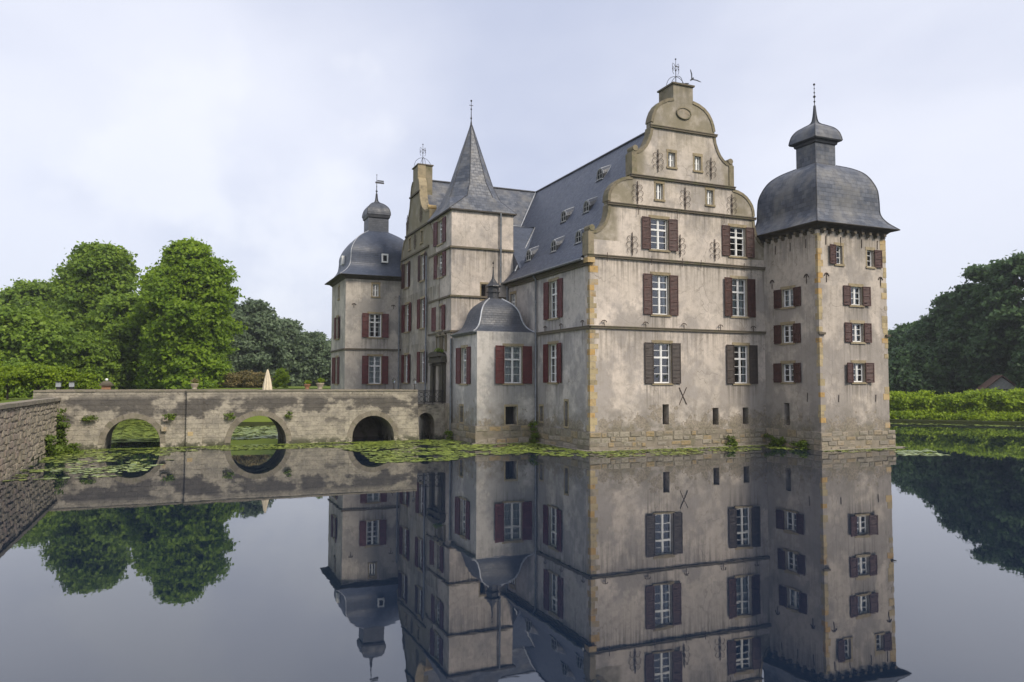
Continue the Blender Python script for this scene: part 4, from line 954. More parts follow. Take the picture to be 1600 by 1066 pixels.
# ------------------------------------------------------------------ the bridge
bridge = thing('stone_bridge', (-16, 12, 0), 'blackened stone bridge with three round arches leading to the castle portal', 'bridge')
BO = Vector((-16, 12, 0))
def bobj(b, name, mat, parent=bridge, **k):
    o = b.obj(name, mat, parent, **k); o.location = -BO if parent is bridge else (0, 0, 0); return o
Y0, Y1 = 10.9, 15.2
arches = [(-23.82, -21.09, 1.62), (-17.42, -14.34, 1.68), (-10.45, -7.86, 1.58)]
def archpts(a, n=16):
    x0, x1, h = a; c = (x0 + x1) / 2; r = (x1 - x0) / 2; sp = max(.0, h - r) ; ry = h - sp
    return [(x1, -.9)] + [(c + r * math.cos(math.pi * k / n), sp + ry * math.sin(math.pi * k / n)) for k in range(n + 1)] + [(x0, -.9)]
secs = [(-27.2, -19.74, .0), (-19.74, -11.96, -.05), (-11.96, -6.35, .0)]
for (a, c, off), ar in zip(secs, arches):
    xr = c + (.18 if c > -7 else 0)
    outl = [(a, -.9), (ar[0], -.9)] + archpts(ar)[::-1][1:-1] + [(ar[1], -.9), (xr, -.9), (c, 2.32), (a, 2.32)]
    me = slab(outl, [], Y1 - Y0 - off, lambda u, v, w, off=off: (u, Y0 + off + w, v), True)
    o = mk('bridge_span', me, 'bridge', bridge, -BO)
    b = MB(); b.box(a, c, Y0 + off, Y0 + off + .42, 2.322, 3.08); bobj(b, 'parapet', 'bridge')
    b = MB(); b.box(a, c, Y1 - .42, Y1, 2.322, 3.08); bobj(b, 'parapet', 'bridge')
    # vertical joint strip of dark masonry
    x = a
    while x < c - .1:
        w = random.uniform(.85, 1.3); w = min(w, c - x)
        for ya, yb in ((Y0 + off - .05, Y0 + off + .48), (Y1 - .47, Y1 + .05)):
            b = MB(); b.box(x + .006, x + w - .006, ya + random.uniform(-.008, .008), yb, 3.085, 3.18 + random.uniform(-.006, .006)); bobj(b, 'coping_slab', 'mortar')
        x += w
    # arch ring stones
    c0 = (ar[0] + ar[1]) / 2; r = (ar[1] - ar[0]) / 2; sp = max(0, ar[2] - r); ry = ar[2] - sp; n = 15
    for k in range(n):
        t0 = math.pi * (k + .02) / n; t1 = math.pi * (k + .98) / n; th = random.uniform(.27, .33); q = .025 + random.uniform(-.008, .008); vs = []
        for y in (Y0 + off - q, Y0 + off + .3):
            for t in (t0, t1):
                for rr in (0.004, th): vs.append((c0 + (r + rr) * math.cos(t), y, sp + (ry + rr) * math.sin(t)))
        b = MB(); b.add(vs, [(0, 2, 3, 1), (4, 5, 7, 6), (0, 1, 5, 4), (2, 6, 7, 3), (0, 4, 6, 2), (1, 3, 7, 5)]); bobj(b, 'arch_stone', 'mortar')
b = MB(); b.box(-27.2, -6.35, Y0 + .6, Y1 - .6, 2.322, 2.36); bobj(b, 'roadway', 'greystone')
b = MB(); b.box(-19.78, -18.95, 10.72, 10.845, -.9, 3.079); bobj(b, 'pier', 'bridge')
b = MB(); b.box(-19.82, -18.91, 10.66, 10.795, 3.09, 3.20); bobj(b, 'coping_slab', 'mortar')
# blocking wall seen inside the third arch
b = MB(); b.box(-10.6, -7.7, 15.25, 15.6, -.8, 1.9); bobj(b, 'blocking_wall', 'rough')
# corbels and put-log stones
for x, z in ((-24.55, 1.62), (-20.85, 1.55), (-17.6, 1.62), (-14.2, 1.62), (-19.55, .72), (-20.9, 1.0)):
    b = MB(); b.box(x - .14, x + .14, Y0 - .20, Y0 + .05, z - .1, z + .12); bobj(b, 'corbel', 'ochre' if z < 1.2 else 'rough')
# link span with arch and iron balustrade
lo = [(-6.25, -.9), (-6.05, -.9)] + [(-5.45 - .60 * math.cos(math.pi * k / 12), .95 + .72 * math.sin(math.pi * k / 12)) for k in range(13)] + [(-4.85, -.9), (-4.145, -.9), (-4.145, 2.25), (-6.25, 2.25)]
me = slab(lo, [], 3.2, lambda u, v, w: (u, 12.1 + w, v), True); mk('bridge_span', me, 'bridge', bridge, -BO)
b = MB()
for x in (-6.2, -5.55, -4.95, -4.3): b.tube([(x, 12.2, 2.25), (x, 12.2, 3.1)], .028, 6)
for z in (2.36, 3.02, 3.12): b.tube([(-6.25, 12.2, z), (-4.2, 12.2, z)], .022, 6)
for x0 in (-6.2, -5.55, -4.95):
    x1 = x0 + .62
    for k in range(2):
        cx_ = x0 + .16 + .32 * k
        b.tube([(cx_ + .14 * math.cos(t), 12.2, 2.55 + .15 * math.sin(t)) for t in [2 * math.pi * q / 12 for q in range(13)]], .014, 5)
        b.tube([(cx_ + .14 * math.cos(t), 12.2, 2.85 + .13 * math.sin(t)) for t in [2 * math.pi * q / 12 for q in range(13)]], .014, 5)
bobj(b, 'balustrade', 'iron')

# ------------------------------------------------------------------ retaining wall on the west bank
rw = thing('retaining_wall', (-26, 0, 0), 'rough stone retaining wall of the west bank, running from the left edge to the bridge', 'wall')
b = MB(); b.box(-.45, -.03, -34.5, 10.88, -.8, 2.62); b.obj('wall_core', 'rough', rw)
y = 10.85; k = 0
while y > -12:
    w = random.uniform(.8, 1.2); b = MB(); b.box(-.5, .08, y - w + .015, y, 2.625, 2.78 + random.uniform(-.015, .015)); b.obj('coping_slab', 'mortar', rw); y -= w
ms = stone_meshes('rough'); rest = MB(); z = -.1; n_st = 0; rows = []
while z < 2.5:
    h = random.uniform(.17, .30); h = min(h, 2.58 - z); y = 10.86
    while y > -34:
        w = random.uniform(.24, .56); rows.append((y - w, y, z + random.uniform(-.05, .05), z + h + random.uniform(-.05, .05))); y -= w
    z += h
rows.sort(key=lambda r: -r[1])
rows_vis = [r for r in rows if r[1] > -7]
for i, (ya, yb, za, zb) in enumerate(rows):
    d = random.uniform(.03, .09); w = yb - ya; h = zb - za
    if -7 < yb <= 3.2 and n_st < 295:
        n_st += 1; mk('stone', random.choice(ms), None, rw, (-.035, (ya + yb) / 2, (za + zb) / 2), math.pi / 2, scale=(w * random.uniform(.78, .97), d, h * random.uniform(.75, 1.0)))
    else:
        y0_, y1_, z0_, z1_ = ya + .015, yb - .015, za + .015, zb - .015; i2 = .035
        rest.add([(-.04, y0_, z0_), (-.04, y1_, z0_), (-.04, y1_, z1_), (-.04, y0_, z1_), (-.04 + d, y0_ + i2, z0_ + i2), (-.04 + d, y1_ - i2, z0_ + i2), (-.04 + d, y1_ - i2, z1_ - i2), (-.04 + d, y0_ + i2, z1_ - i2)],
                 [(0, 1, 5, 4), (1, 2, 6, 5), (2, 3, 7, 6), (3, 0, 4, 7), (4, 5, 6, 7)])
tag(rest.obj('stone', 'rough', rw), kind='stuff')

# ------------------------------------------------------------------ foliage
def quads(cent, nrm, size, aspect=1.5):
    n = len(cent); t = rng.normal(size=(n, 3)); a = np.cross(nrm, t); a /= np.linalg.norm(a, axis=1)[:, None] + 1e-9; b_ = np.cross(nrm, a)
    s_ = size[:, None] * .5; a = a * s_ * aspect; b_ = b_ * s_
    bend = nrm * s_ * .35
    v = np.empty((n, 4, 3)); v[:, 0] = cent - a + bend * .0; v[:, 1] = cent - b_ - bend; v[:, 2] = cent + a; v[:, 3] = cent + b_ - bend
    return v.reshape(-1, 3)
def quad_mesh(name, v, tint, mat):
    n = len(v) // 4; me = bpy.data.meshes.new(name)
    me.vertices.add(len(v)); me.vertices.foreach_set('co', v.astype(np.float32).ravel())
    me.loops.add(len(v)); me.loops.foreach_set('vertex_index', np.arange(len(v), dtype=np.int32))
    me.polygons.add(n); me.polygons.foreach_set('loop_start', np.arange(0, len(v), 4, dtype=np.int32)); me.polygons.foreach_set('loop_total', np.full(n, 4, np.int32))
    me.update(calc_edges=True); at = me.attributes.new('tint', 'FLOAT', 'FACE'); at.data.foreach_set('value', tint.astype(np.float32)); me.materials.append(MAT[mat]); return me
def crown(blobs, n_leaves, size, shell=.45):
    """blobs: array (x,y,z,r,squash); leaves gather in sprays on the blobs' outsides"""
    B_ = np.array(blobs); wgt = B_[:, 3] ** 2; wgt /= wgt.sum()
    nsp = n_leaves // 14
    bi = rng.choice(len(B_), nsp, p=wgt); d = rng.normal(size=(nsp, 3)); d /= np.linalg.norm(d, axis=1)[:, None]
    d[:, 2] = np.where(d[:, 2] < -.35, -d[:, 2] * .6, d[:, 2])
    rr = B_[bi, 3] * (1 - shell * rng.random(nsp) ** 1.8) * (1 + .10 * rng.normal(size=nsp))
    c = B_[bi, :3] + d * rr[:, None] * np.stack([np.ones(nsp), np.ones(nsp), B_[bi, 4]], 1)
    stint = rng.random(nsp)
    k = 14; C_ = np.repeat(c, k, 0); D_ = np.repeat(d, k, 0); off = rng.normal(size=(nsp * k, 3)) * size * 1.15; off[:, 2] *= .55
    nr = D_ * .55 + rng.normal(size=(nsp * k, 3)) * .55 + np.array([0, 0, .45]); nr /= np.linalg.norm(nr, axis=1)[:, None]
    ti = np.clip(np.repeat(stint, k) * .5 + rng.random(nsp * k) * .5, 0, 1)
    return quads(C_ + off, nr, size * rng.uniform(.6, 1.3, nsp * k)), ti
def blobset(cx, cy, z0, z1, rx, n, seed, shape='round'):
    r = random.Random(seed); out_ = []; H = z1 - z0
    for i in range(n):
        t = (i + .5) / n; t = t ** .9
        z = z0 + H * t
        if shape == 'round': prof = math.sin(math.pi * min(1, .22 + t * .74)) ** .6
        elif shape == 'full': prof = (1 - t ** 4) ** .5 * (.88 + .14 * math.sin(t * 9 + seed))
        elif shape == 'cone': prof = (1 - t) ** .7 + .15
        else: prof = 1.
        br = rx * r.uniform(.20, .36) * (1.1 - .4 * t); a = i * 2.39996 + r.uniform(-.5, .5); q = max(0, rx * prof - br) * math.sqrt(r.uniform(.45, 1.0)) * r.uniform(.88, 1.08)
        zt = min(z, z1 - br * .8)
        out_.append((cx + q * math.cos(a), cy + q * math.sin(a), zt, br, r.uniform(.65, .9)))
    for i in range(n // 4):   # sprigs reaching out of the outline
        q = out_[r.randrange(len(out_))]; a = r.uniform(0, 6.28); out_.append((q[0] + q[3] * 1.05 * math.cos(a), q[1] + q[3] * 1.05 * math.sin(a), min(z1 + .02 * H, q[2] + q[3] * r.uniform(.1, .7)), q[3] * r.uniform(.25, .4), .8))
    for i in range(max(4, n // 5)):   # inner fill
        t = r.random(); out_.append((cx + rx * r.uniform(-.3, .3), cy + rx * r.uniform(-.3, .3), z0 + H * (.1 + .65 * t), rx * .42, .9))
    return out_
def tree(name, x, y, zg, z0, z1, rx, leaves, mat, label, size=.3, n=46, seed=1, cat='tree', group=None, shape='round', shell=.45, trunk=True):
    t = thing(name, (x, y, zg), label, cat, group)
    bl = blobset(0, 0, z0 - zg, z1 - zg, rx, n, seed, shape); v, ti = crown(bl, leaves, size, shell)
    mk('crown', quad_mesh('crown', v, ti, mat), None, t)
    if trunk:
        H = z1 - zg; r = random.Random(seed); b = MB(); rad = H * .028
        sp = [(0, 0, -.3), (.02 * H * r.uniform(-1, 1), .02 * H * r.uniform(-1, 1), H * .3), (.03 * H * r.uniform(-1, 1), .03 * H * r.uniform(-1, 1), H * .6), (0, 0, H * .85)]
        b.tube(sp, [rad * 1.25, rad, rad * .6, rad * .15], 8)
        for q in sorted(bl[:n], key=lambda q: q[2])[::max(1, n // 12)]:
            zb = min(q[2] * .6, H * .6); s0 = Vector(sp[1]) if zb < H * .45 else Vector(sp[2]); mid_ = (s0 + Vector(q[:3])) * .5 + Vector((0, 0, -.04 * H)); b.tube([s0, mid_, Vector(q[:3])], [rad * .45, rad * .28, rad * .08], 5)
        b.obj('trunk', 'bark', t)
    return t

tree('maple_tree', -19.8, 46.0, 2.9, 2.6, 17.7, 5.7, 125000, 'leaf_a', 'tall bright green maple right of the tree group behind the bridge', .26, 90, 3, shape='full')
tree('lime_tree', -28.9, 59.5, 2.5, 2.6, 19.0, 6.4, 110000, 'leaf_b', 'tall broad lime tree behind the bridge, left of the bright maple', .29, 80, 5, shape='full')
tree('lime_tree', -25.5, 52.5, 2.9, 2.6, 12.5, 5.0, 36000, 'leaf_b', 'lower dark lime filling the gap between the two tallest trees', .30, 40, 8)
tree('lime_tree', -36.5, 73.0, 2.5, 2.6, 16.0, 7.4, 45000, 'leaf_b', 'lime tree of middle height left of the broad lime', .36, 50, 9)
tree('oak_tree', -47.0, 84.0, 2.5, 2.6, 15.0, 8.5, 36000, 'leaf_c', 'darkest tree behind at the left edge', .40, 44, 10)
tree('beech_tree', -33.2, 41.5, 2.5, 2.6, 10.0, 5.0, 42000, 'leaf_b', 'rounded mid green beech in front of the limes at the left edge', .26, 44, 11)
tree('beech_tree', -28.8, 47.5, 2.5, 2.6, 8.0, 3.6, 24000, 'leaf_b', 'low leafy beech between the clipped trees and the maple', .24, 34, 12)
# far row right of the maple
for i, (x, y, z1, r, lb) in enumerate([(-15.0, 80.0, 15.2, 4.6, 'grey-green far tree just right of the maple, tallest of the far row'), (-10.7, 82.2, 15.6, 5.0, 'broad grey-green far tree behind the rhododendrons'),
        (-6.1, 86.7, 13.3, 4.8, 'far tree behind the closed parasol'), (-1.4, 89, 11.6, 5.0, 'low far tree left of the left corner tower'), (3.4, 91, 10.6, 5.0, 'lowest far tree, half hidden by the left corner tower'), (-20.5, 86, 14.2, 5.0, 'far tree hidden behind the maple')]):
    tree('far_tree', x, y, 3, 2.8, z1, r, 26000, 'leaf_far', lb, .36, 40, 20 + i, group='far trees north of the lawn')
# clipped little trees at the bridge head
for i, (x, y, z1, r, lb) in enumerate([(-29.7, 18.4, 4.45, 1.25, 'clipped yellow-green tree at the left picture edge'), (-28.1, 18.4, 4.6, 1.1, 'clipped yellow-green tree, second from the left picture edge'), (-27.4, 21.8, 4.5, 1.0, 'clipped yellow-green tree behind the two dark lanterns')]):
    tree('clipped_tree', x, y, 2.55, 3.45, z1, r, 7000, 'leaf_y', lb, .13, 22, 40 + i, group='clipped trees at the west end of the bridge')
tree('clipped_tree', -25.9, 22.6, 2.3, 2.6, 4.1, .8, 3500, 'leaf_y', 'small clipped bush right of the two dark lanterns', .12, 16, 47, cat='bush', trunk=False)
tree('yellow_shrub', -29.9, 14.0, 2.55, 2.6, 5.7, .9, 6000, 'leaf_y', 'bright yellow-green shrub standing tallest at the left picture edge', .12, 22, 48, cat='shrub')
tree('understory_bush', -31.0, 26.0, 2.55, 2.4, 4.3, 3.0, 12000, 'leaf_b', 'dark green bushes under the clipped trees at the left', .18, 22, 49, cat='bush', trunk=False)
# rhododendrons and shrub on the lawn
for i, (x, y, z1, r, lb) in enumerate([(-15.6, 44.8, 4.55, 1.25, 'rusty flowered rhododendron beside the maple'), (-14.2, 44.9, 4.75, 1.25, 'rusty flowered rhododendron in the middle of the clump'), (-12.9, 45.1, 4.6, 1.1, 'rusty flowered rhododendron nearest the closed parasol')]):
    tree('rhododendron', x, y, 3, 3.1, z1, r, 6000, 'leaf_r', lb, .13, 18, 60 + i, cat='bush', group='rhododendrons on the lawn', trunk=False)
tree('round_shrub', -11.3, 41.1, 3, 3.1, 4.95, .85, 5000, 'leaf_y', 'round pale green shrub right of the closed parasol', .11, 18, 66, cat='shrub', trunk=False)
# east forest
for i, (x, y, z1, r, lb) in enumerate([(76.5, 20.0, 20.2, 6.5, 'dark oak cut by the right picture edge'), (73.8, 25.3, 19.4, 6.0, 'tallest dark oak right of the timbered house gable'), (75.0, 30.5, 18.9, 5.4, 'dark oak behind the timbered house'),
        (75.5, 35.0, 15.8, 5.0, 'dark oak third from the right edge, rounded top'), (77.7, 39.9, 12.8, 5.0, 'dark oak where the tree line steps down'), (80.5, 45.5, 12.6, 5.2, 'lower dark oak beside the right corner tower'),
        (85.9, 54, 12.2, 6.0, 'paler oak just right of the corner tower'), (70.5, 18.0, 12.0, 5.0, 'mid height oak in front of the forest at the right edge'), (69, 36.0, 8.5, 4.8, 'low dark oak in front of the forest by the tower')]):
    tree('oak_tree', x, y, .3, 1.0, z1, r, 34000, 'leaf_c', lb, .38, 48, 80 + i, group='oaks of the east wood')
tree('oak_tree', 85, 36, .3, .5, 12, 9, 26000, 'leaf_c', 'dark oak deep in the east wood behind the front row', .5, 40, 95, group='oaks of the east wood', trunk=False)
tree('oak_tree', 84, 22, .3, .5, 14, 9, 26000, 'leaf_c', 'dark oak deep in the east wood by the right edge', .5, 40, 96, group='oaks of the east wood', trunk=False)
# laurel hedge on the east bank
def hedge():
    t = thing('laurel_hedge', (45, 12, .3), 'bright green laurel hedge along the far bank right of the castle', 'hedge')
    A_ = np.array([31.0, 27.0]); B_ = np.array([60.0, -2.0]); bl = []; L_ = np.linalg.norm(B_ - A_); n = 60
    for i in range(n):
        p = A_ + (B_ - A_) * i / (n - 1) + np.array([1.2, 1.2])
        top = 2.45 + .45 * noise.noise(Vector((i * .16, 0, 3))) + .55 * min(1, max(0, (i - 20) / 22))
        for q in range(3): bl.append((p[0] - 45 + random.uniform(-.6, .9), p[1] - 12 + random.uniform(-.6, .9), top - .85 - q * .6, random.uniform(.7, 1.05), .85))
        bl.append((p[0] - 45 - .9, p[1] - 12 - .9, .1, .85, .8))
    v, ti = crown(bl, 130000, .15, .35); mk('foliage', quad_mesh('foliage', v, ti, 'leaf_h'), None, t)
hedge()
# ivy and wall plants
def plant(name, x, y, z, sx, sy, sz, n, label, mat='leaf_i', size=.10, cat='plant', group=None):
    t = thing(name, (x, y, z), label, cat, group); bl = [(random.gauss(0, sx * .55), random.gauss(0, sy * .55), sz * random.random() ** 1.6, random.uniform(.05, .14) + min(sx, sz) * .12, .9) for _ in range(max(9, n // 60))]
    v, ti = crown(bl, n, size, .6); mk('leaves', quad_mesh('leaves', v, ti, mat), None, t); return t
plant('ivy', -25.85, 10.4, .2, .08, .35, 2.2, 1500, 'ivy climbing in the corner between bank wall and bridge')
plant('ivy', -25.9, 7.2, .0, .08, .4, 1.0, 700, 'ivy hanging low on the bank wall before the corner', mat='leaf_i')
plant('reed_clump', -25.5, 9.0, .0, .5, 1.0, .35, 1500, 'leafy weeds at the foot of the bank wall corner')
for x, z, lb in ((-24.6, 1.72, 'fern growing from the bridge wall left of the first arch'), (-20.6, 1.7, 'fern growing from the bridge wall right of the first arch'), (-17.5, 1.72, 'fern on the bridge wall left of the middle arch'), (-14.2, 1.72, 'fern on the bridge wall right of the middle arch')):
    plant('fern', x, 10.78, z - .15, .16, .05, .22, 300, lb, size=.07, group='ferns on the bridge wall')
plant('weed', 9.1, -.35, .05, .25, .08, .55, 500, 'tall weed on the plinth below the middle loophole', size=.07)
plant('weed', 11.6, -1.2, .05, .1, .7, .6, 900, 'bushy weeds in the angle of the right corner tower', size=.08)
plant('weed', 11.6, -2.9, .05, .1, .6, .3, 700, 'low weeds along the tower plinth', size=.07)
plant('weed', -.45, 6.2, .1, .12, .5, 1.1, 900, 'weeds in the dark angle beside the downpipe', size=.07)
plant('weed', -4.35, 10.8, .05, .12, .3, .45, 400, 'pale weed tuft at the foot of the pavilion', size=.07)
plant('moss_cushion', -4.3, 13.0, 5.62, .12, .55, .18, 700, 'mossy plants growing on the portal hood', size=.06)

# ------------------------------------------------------------------ lily pads
def inpoly(x, y, p):
    c = False; j = len(p) - 1
    for i in range(len(p)):
        if (p[i][1] > y) != (p[j][1] > y) and x < (p[j][0] - p[i][0]) * (y - p[i][1]) / (p[j][1] - p[i][1]) + p[i][0]: c = not c
        j = i
    return c
def pads(polys, name, label):
    b = MB(); tints = []
    for poly, dens, thr, rl, rh in polys:
        xs = [p[0] for p in poly]; ys = [p[1] for p in poly]; n = int((max(xs) - min(xs)) * (max(ys) - min(ys)) * dens)
        for _ in range(n):
            x, y = random.uniform(min(xs), max(xs)), random.uniform(min(ys), max(ys))
            if not inpoly(x, y, poly): continue
            if noise.noise(Vector((x * .55, y * .8, 1.3))) + .5 * noise.noise(Vector((x * 1.9, y * 2.4, 4))) < thr: continue
            r = random.uniform(rl, rh); a0 = random.uniform(0, 6.28); z = .006 + random.random() * .012; tx, ty = random.gauss(0, .05), random.gauss(0, .05)
            vs = [(x, y, z)]
            for k in range(8):
                a = a0 + .25 + (6.283 - .5) * k / 7; dx, dy = r * math.cos(a), r * math.sin(a); vs.append((x + dx, y + dy, max(.004, z + dx * tx + dy * ty + .01 * random.random())))
            b.add(vs, [(0, k, k + 1) for k in range(1, 8)]); tints += [random.random() ** 1.3] * 7
    me = b.mesh(name); at = me.attributes.new('tint', 'FLOAT', 'FACE'); at.data.foreach_set('value', tints)
    o = mk(name, me, 'pad'); tag(o, label, 'water lilies', kind='stuff'); return o
pads([([(-25.9, 10.8), (-6.3, 10.8), (-6.3, 7.6), (-14, 7.3), (-20, 7.6), (-25.9, 6.0)], 46, -.26, .05, .13),
      ([(-13.0, 10.8), (-6.3, 11), (-4.1, 11), (-3.95, 6.7), (-5.0, 2.5), (-6.4, .0), (-8.8, -2.3), (-12.0, -1.8), (-11.5, 3.5)], 46, -.20, .05, .15),
      ([(-4, 6.6), (-.2, 6.6), (-.2, -.3), (-1.9, -3.0), (-3.4, -1.2), (-6.2, .2), (-5.4, 3)], 45, -.32, .06, .15)], 'lily_pads', 'yellow-green lily pads before the bridge and pavilion')
pads([([(-25.9, 6.5), (-20.5, 7.0), (-20.3, 2.5), (-21.8, -2.8), (-25.9, -3.0)], 26, -.02, .06, .15)], 'lily_pads', 'lily pads shining grey-green beside the bank wall')
pads([([(-.4, -.2), (11.8, -.2), (11.8, -3.6), (6, -3.4), (2.8, -3.6), (-1.9, -3.3)], 34, -.10, .05, .12), ([(-.4, -.2), (11.8, -.2), (11.8, -1.0), (-.2, -1.3)], 60, -.6, .04, .09), ([(-25.9, 10.85), (-6.3, 10.85), (-6.3, 9.9), (-25.9, 9.8)], 60, -.7, .04, .10), ([(11.6, -4.5), (17.3, -4.5), (17.3, -4.9), (11.3, -5.0)], 50, -.4, .04, .09), ([(-4.2, 6.5), (-.3, 6.5), (-.3, -.3), (-.9, -.3), (-1.2, 5.6), (-4.4, 5.6)], 60, -.6, .04, .1), ([(11.6, -4.5), (17.3, -4.5), (17.2, -5.6), (11, -6.0)], 30, -.05, .05, .12)], 'lily_pads', 'thin fringe of lily pads along the south front')
pads([([(13.2, -8.2), (15.4, -9.2), (18.2, -5.5), (17.6, -3.6)], 34, -.1, .08, .17), ([(40.0, 15.0), (48, 7), (58, -3), (57, -5), (46, 6), (38, 14), (31, 23), (32.5, 22.8)], 16, -.15, .1, .2)], 'lily_pads', 'pale shining lily pads right of the corner tower and along the hedge')
pads([([(-26, 15.4), (-10.6, 15.4), (-10.6, 30.8), (-18.7, 30.8), (-19, 51), (-28, 51), (-28, 15.4)], 22, -.42, .10, .24)], 'lily_pads', 'lily pads covering the moat behind the bridge')

# ------------------------------------------------------------------ small things round the bridge
par = thing('closed_parasol', (-15.16, 14.0, 2.362), 'closed cream parasol standing on the bridge above the middle arch', 'parasol')
b = MB(); prof = [(.27, .35), (.28, .5), (.25, .95), (.17, 1.45), (.08, 1.9), (.02, 2.09)]; n = 20; vs = []
for r, z in prof:
    for k in range(n): t = 2 * math.pi * k / n; q = r * (1 + .14 * (-1) ** k); vs.append((q * math.cos(t), q * math.sin(t), z))
b.add(vs, [(i * n + k, i * n + (k + 1) % n, (i + 1) * n + (k + 1) % n, (i + 1) * n + k) for i in range(len(prof) - 1) for k in range(n)]); b.obj('canopy', 'parasol', par)
b = MB(); b.tube([(0, 0, 0), (0, 0, 2.12)], .03, 8); b.obj('pole', 'timber', par)
def urn(x, y, z, s_, label, mat='terracotta', lm='leaf_y'):
    t = thing('planter_urn', (x, y, z), label, 'planter', 'planter urns on the bridge parapet'); t.scale = (s_,) * 3
    b = MB(); b.lathe(0, 0, [(.16, 0), (.18, .05), (.12, .09), (.22, .2), (.27, .36), (.30, .40), (.27, .42), (.02, .40)], 14); b.obj('pot', mat, t)
    bl = [(random.uniform(-.13, .13), random.uniform(-.13, .13), .5 + random.uniform(0, .12), .14, .9) for _ in range(8)]
    v, ti = crown(bl, 700, .06, .6); mk('flowers', quad_mesh('flowers', v, ti, lm), None, t)
urn(-19.35, 15.0, 3.185, .85, 'planter urn with rust coloured flowers standing on the bridge parapet', 'urnstone', 'leaf_r')
urn(-12.59, 15.0, 3.185, .78, 'terracotta urn with small ball plant on the parapet, second from the left corner tower')
urn(-11.77, 15.0, 3.185, .95, 'pale urn with spreading yellow-green plant nearest the left corner tower', 'urnstone')
gp = thing('gate_pillar', (-25.0, 15.5, 2.3), 'reddish gate pillar with wide stone cap and pale ball at the bridge head', 'pillar')
b = MB(); b.box(-.24, .24, -.24, .24, 0, 1.15); b.obj('shaft', 'terracotta', gp)
b = MB(); b.box(-.36, .36, -.36, .36, 1.152, 1.24); b.lathe(0, 0, [(.42, 1.241), (.40, 1.30), (.2, 1.42)], 4, False, math.pi / 4); b.obj('cap', 'ledge', gp)
b = MB(); b.ball((0, 0, 1.5), .09, 10); b.obj('ball', 'white', gp)
gp.location = (-24.2, 15.6, 2.25)
def postlamp(x, y, z, s_, label, group):
    t = thing('lantern_post', (x, y, z), label, 'lamp', group); t.scale = (s_,) * 3
    b = MB(); b.tube([(0, 0, 0), (0, 0, .5)], [.05, .03], 8); b.lathe(0, 0, [(.09, 0), (.09, .06), (.04, .1)], 8); b.box(-.16, .16, -.012, .012, .42, .45); b.obj('post', 'iron', t)
    b = MB(); b.lathe(0, 0, [(.07, .52), (.13, .78)], 6, False); b.obj('lantern_glass', 'glass', t)
    b = MB(); b.lathe(0, 0, [(.16, .78), (.15, .81), (.05, .92), (.02, 1.0)], 6, False); b.obj('lantern_cap', 'iron', t)
postlamp(-6.85, 14.99, 3.18, .8, 'small black lantern on the bridge parapet, left of the pair', 'lanterns on the bridge parapet')
postlamp(-6.5, 11.1, 3.18, .75, 'small black lantern at the end of the bridge, right of the pair', 'lanterns on the bridge parapet')
for x, y, lb in ((-26.9, 17.2, 'dark gate lantern with pale glass, left of the pair at the bridge head'), (-26.2, 17.2, 'dark gate lantern with pale glass, right of the pair at the bridge head')):
    t = thing('gate_lantern', (x, y, 2.3), lb, 'lamp', 'gate lanterns at the bridge head')
    b = MB(); b.box(-.10, .10, -.10, .10, 0, 1.02); b.obj('post', 'iron', t)
    b = MB(); b.box(-.13, .13, -.13, .13, 1.022, 1.30); b.obj('lantern_glass', 'lead', t)
    b = MB(); b.box(-.20, .20, -.20, .20, 1.322, 1.36); b.obj('lantern_cap', 'iron', t)
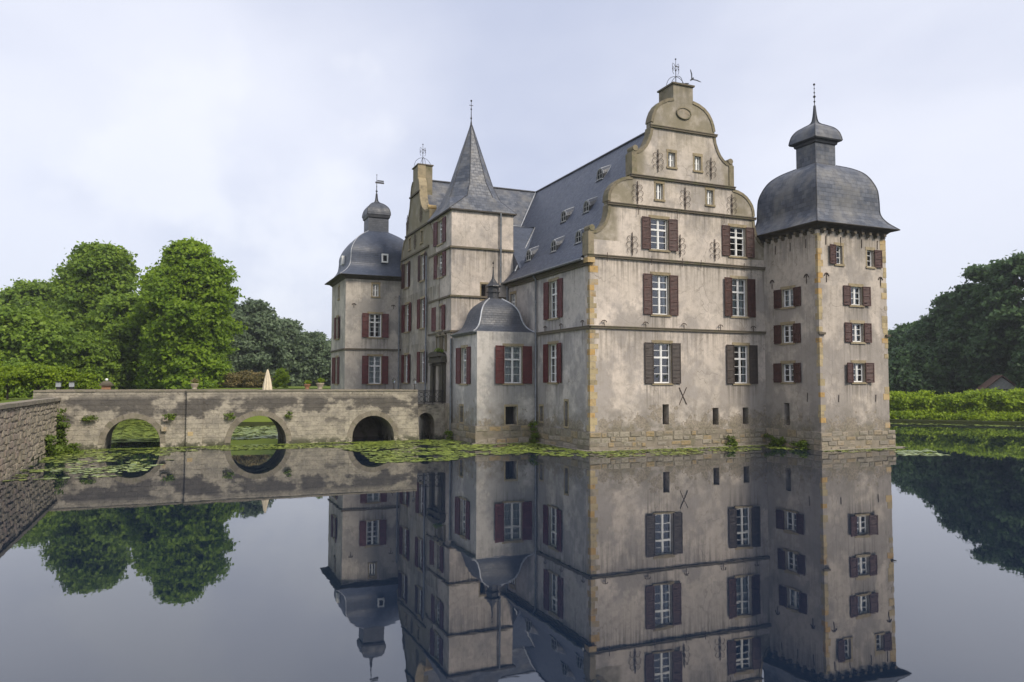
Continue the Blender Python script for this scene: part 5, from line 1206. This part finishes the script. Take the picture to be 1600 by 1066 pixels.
# little timbered house beyond the hedge
hs = thing('timbered_house', (67.2, 23.0, -.6), 'small black and white timbered house with brown roof under the oaks', 'house', rz=-.78)
b = MB(); b.box(-1.7, 1.7, 0, 4, 0, 3.6); b.add([(-1.7, .002, 3.6), (1.7, .002, 3.6), (0, .002, 5.0)], [(0, 1, 2)]); b.obj('wall', 'limewash', hs)
b = MB()
for x in (-1.62, -1.0, -.35, .35, 1.0, 1.62): b.box(x - .08, x + .08, -.05, -.003, 0, 3.6)
for z in (.9, 1.9, 2.8, 3.5): b.box(-1.7, 1.7, -.06, -.052, z, z + .14)
b.obj('timber_frame', 'timber', hs)
b = MB()
for sx in (-1, 1): b.add([(sx * 2.1, -.35, 3.3), (0, -.35, 5.15), (0, 4.3, 5.15), (sx * 2.1, 4.3, 3.3), (sx * 2.1, -.35, 3.42), (0, -.35, 5.27), (0, 4.3, 5.27), (sx * 2.1, 4.3, 3.42)], [(0, 1, 2, 3), (4, 7, 6, 5), (0, 4, 5, 1), (3, 2, 6, 7), (0, 3, 7, 4)])
b.obj('roof', 'tile', hs)
# birds
def bird(x, y, z, rz, up, label, spread):
    t = thing('crow', (x, y, z), label, 'bird', rz=rz)
    b = MB(); pts = [(-.20, 0, 0), (-.10, 0, .01), (0, 0, .02), (.10, 0, .03), (.16, 0, .045), (.21, 0, .03)]; b.tube(pts, [.012, .04, .055, .04, .03, .008], 8); b.obj('body', 'bird', t)
    for sy in (-1, 1):
        b = MB(); w = spread
        vs = [(.08, sy * .03, .03), (-.08, sy * .03, .02), (.10, sy * .18 * w, .03 + up * .5), (-.07, sy * .18 * w, .02 + up * .5), (.0, sy * .38 * w, .02 + up), (-.10, sy * .34 * w, .0 + up)]
        b.add(vs + [(a, c, d - .012) for a, c, d in vs], [(0, 1, 3, 2), (2, 3, 5, 4), (6, 8, 9, 7), (8, 10, 11, 9), (0, 2, 8, 6), (2, 4, 10, 8), (1, 7, 9, 3), (3, 9, 11, 5), (4, 5, 11, 10)]); b.obj('wing', 'bird', t)
    b = MB(); b.add([(-.18, -.02, 0), (-.18, .02, 0), (-.32, .05, -.01), (-.32, -.05, -.01)], [(0, 1, 2, 3)]); b.obj('tail', 'bird', t)
bird(6.95, .3, 21.2, 2.6, .22, 'crow flying just right of the gable weather vane', 1.)
bpy.data.objects['crow'].rotation_euler = (1.0, -.5, .7); bpy.data.objects['crow'].location = (7.05, .3, 21.45); bpy.data.objects['crow'].scale = (1.3,) * 3
bird(6.45, .1, 20.99, -.4, -.02, 'crow perched on the block at the top of the gable', .3)
print('plinth stones', cnt[0], 'bank stones', n_st)
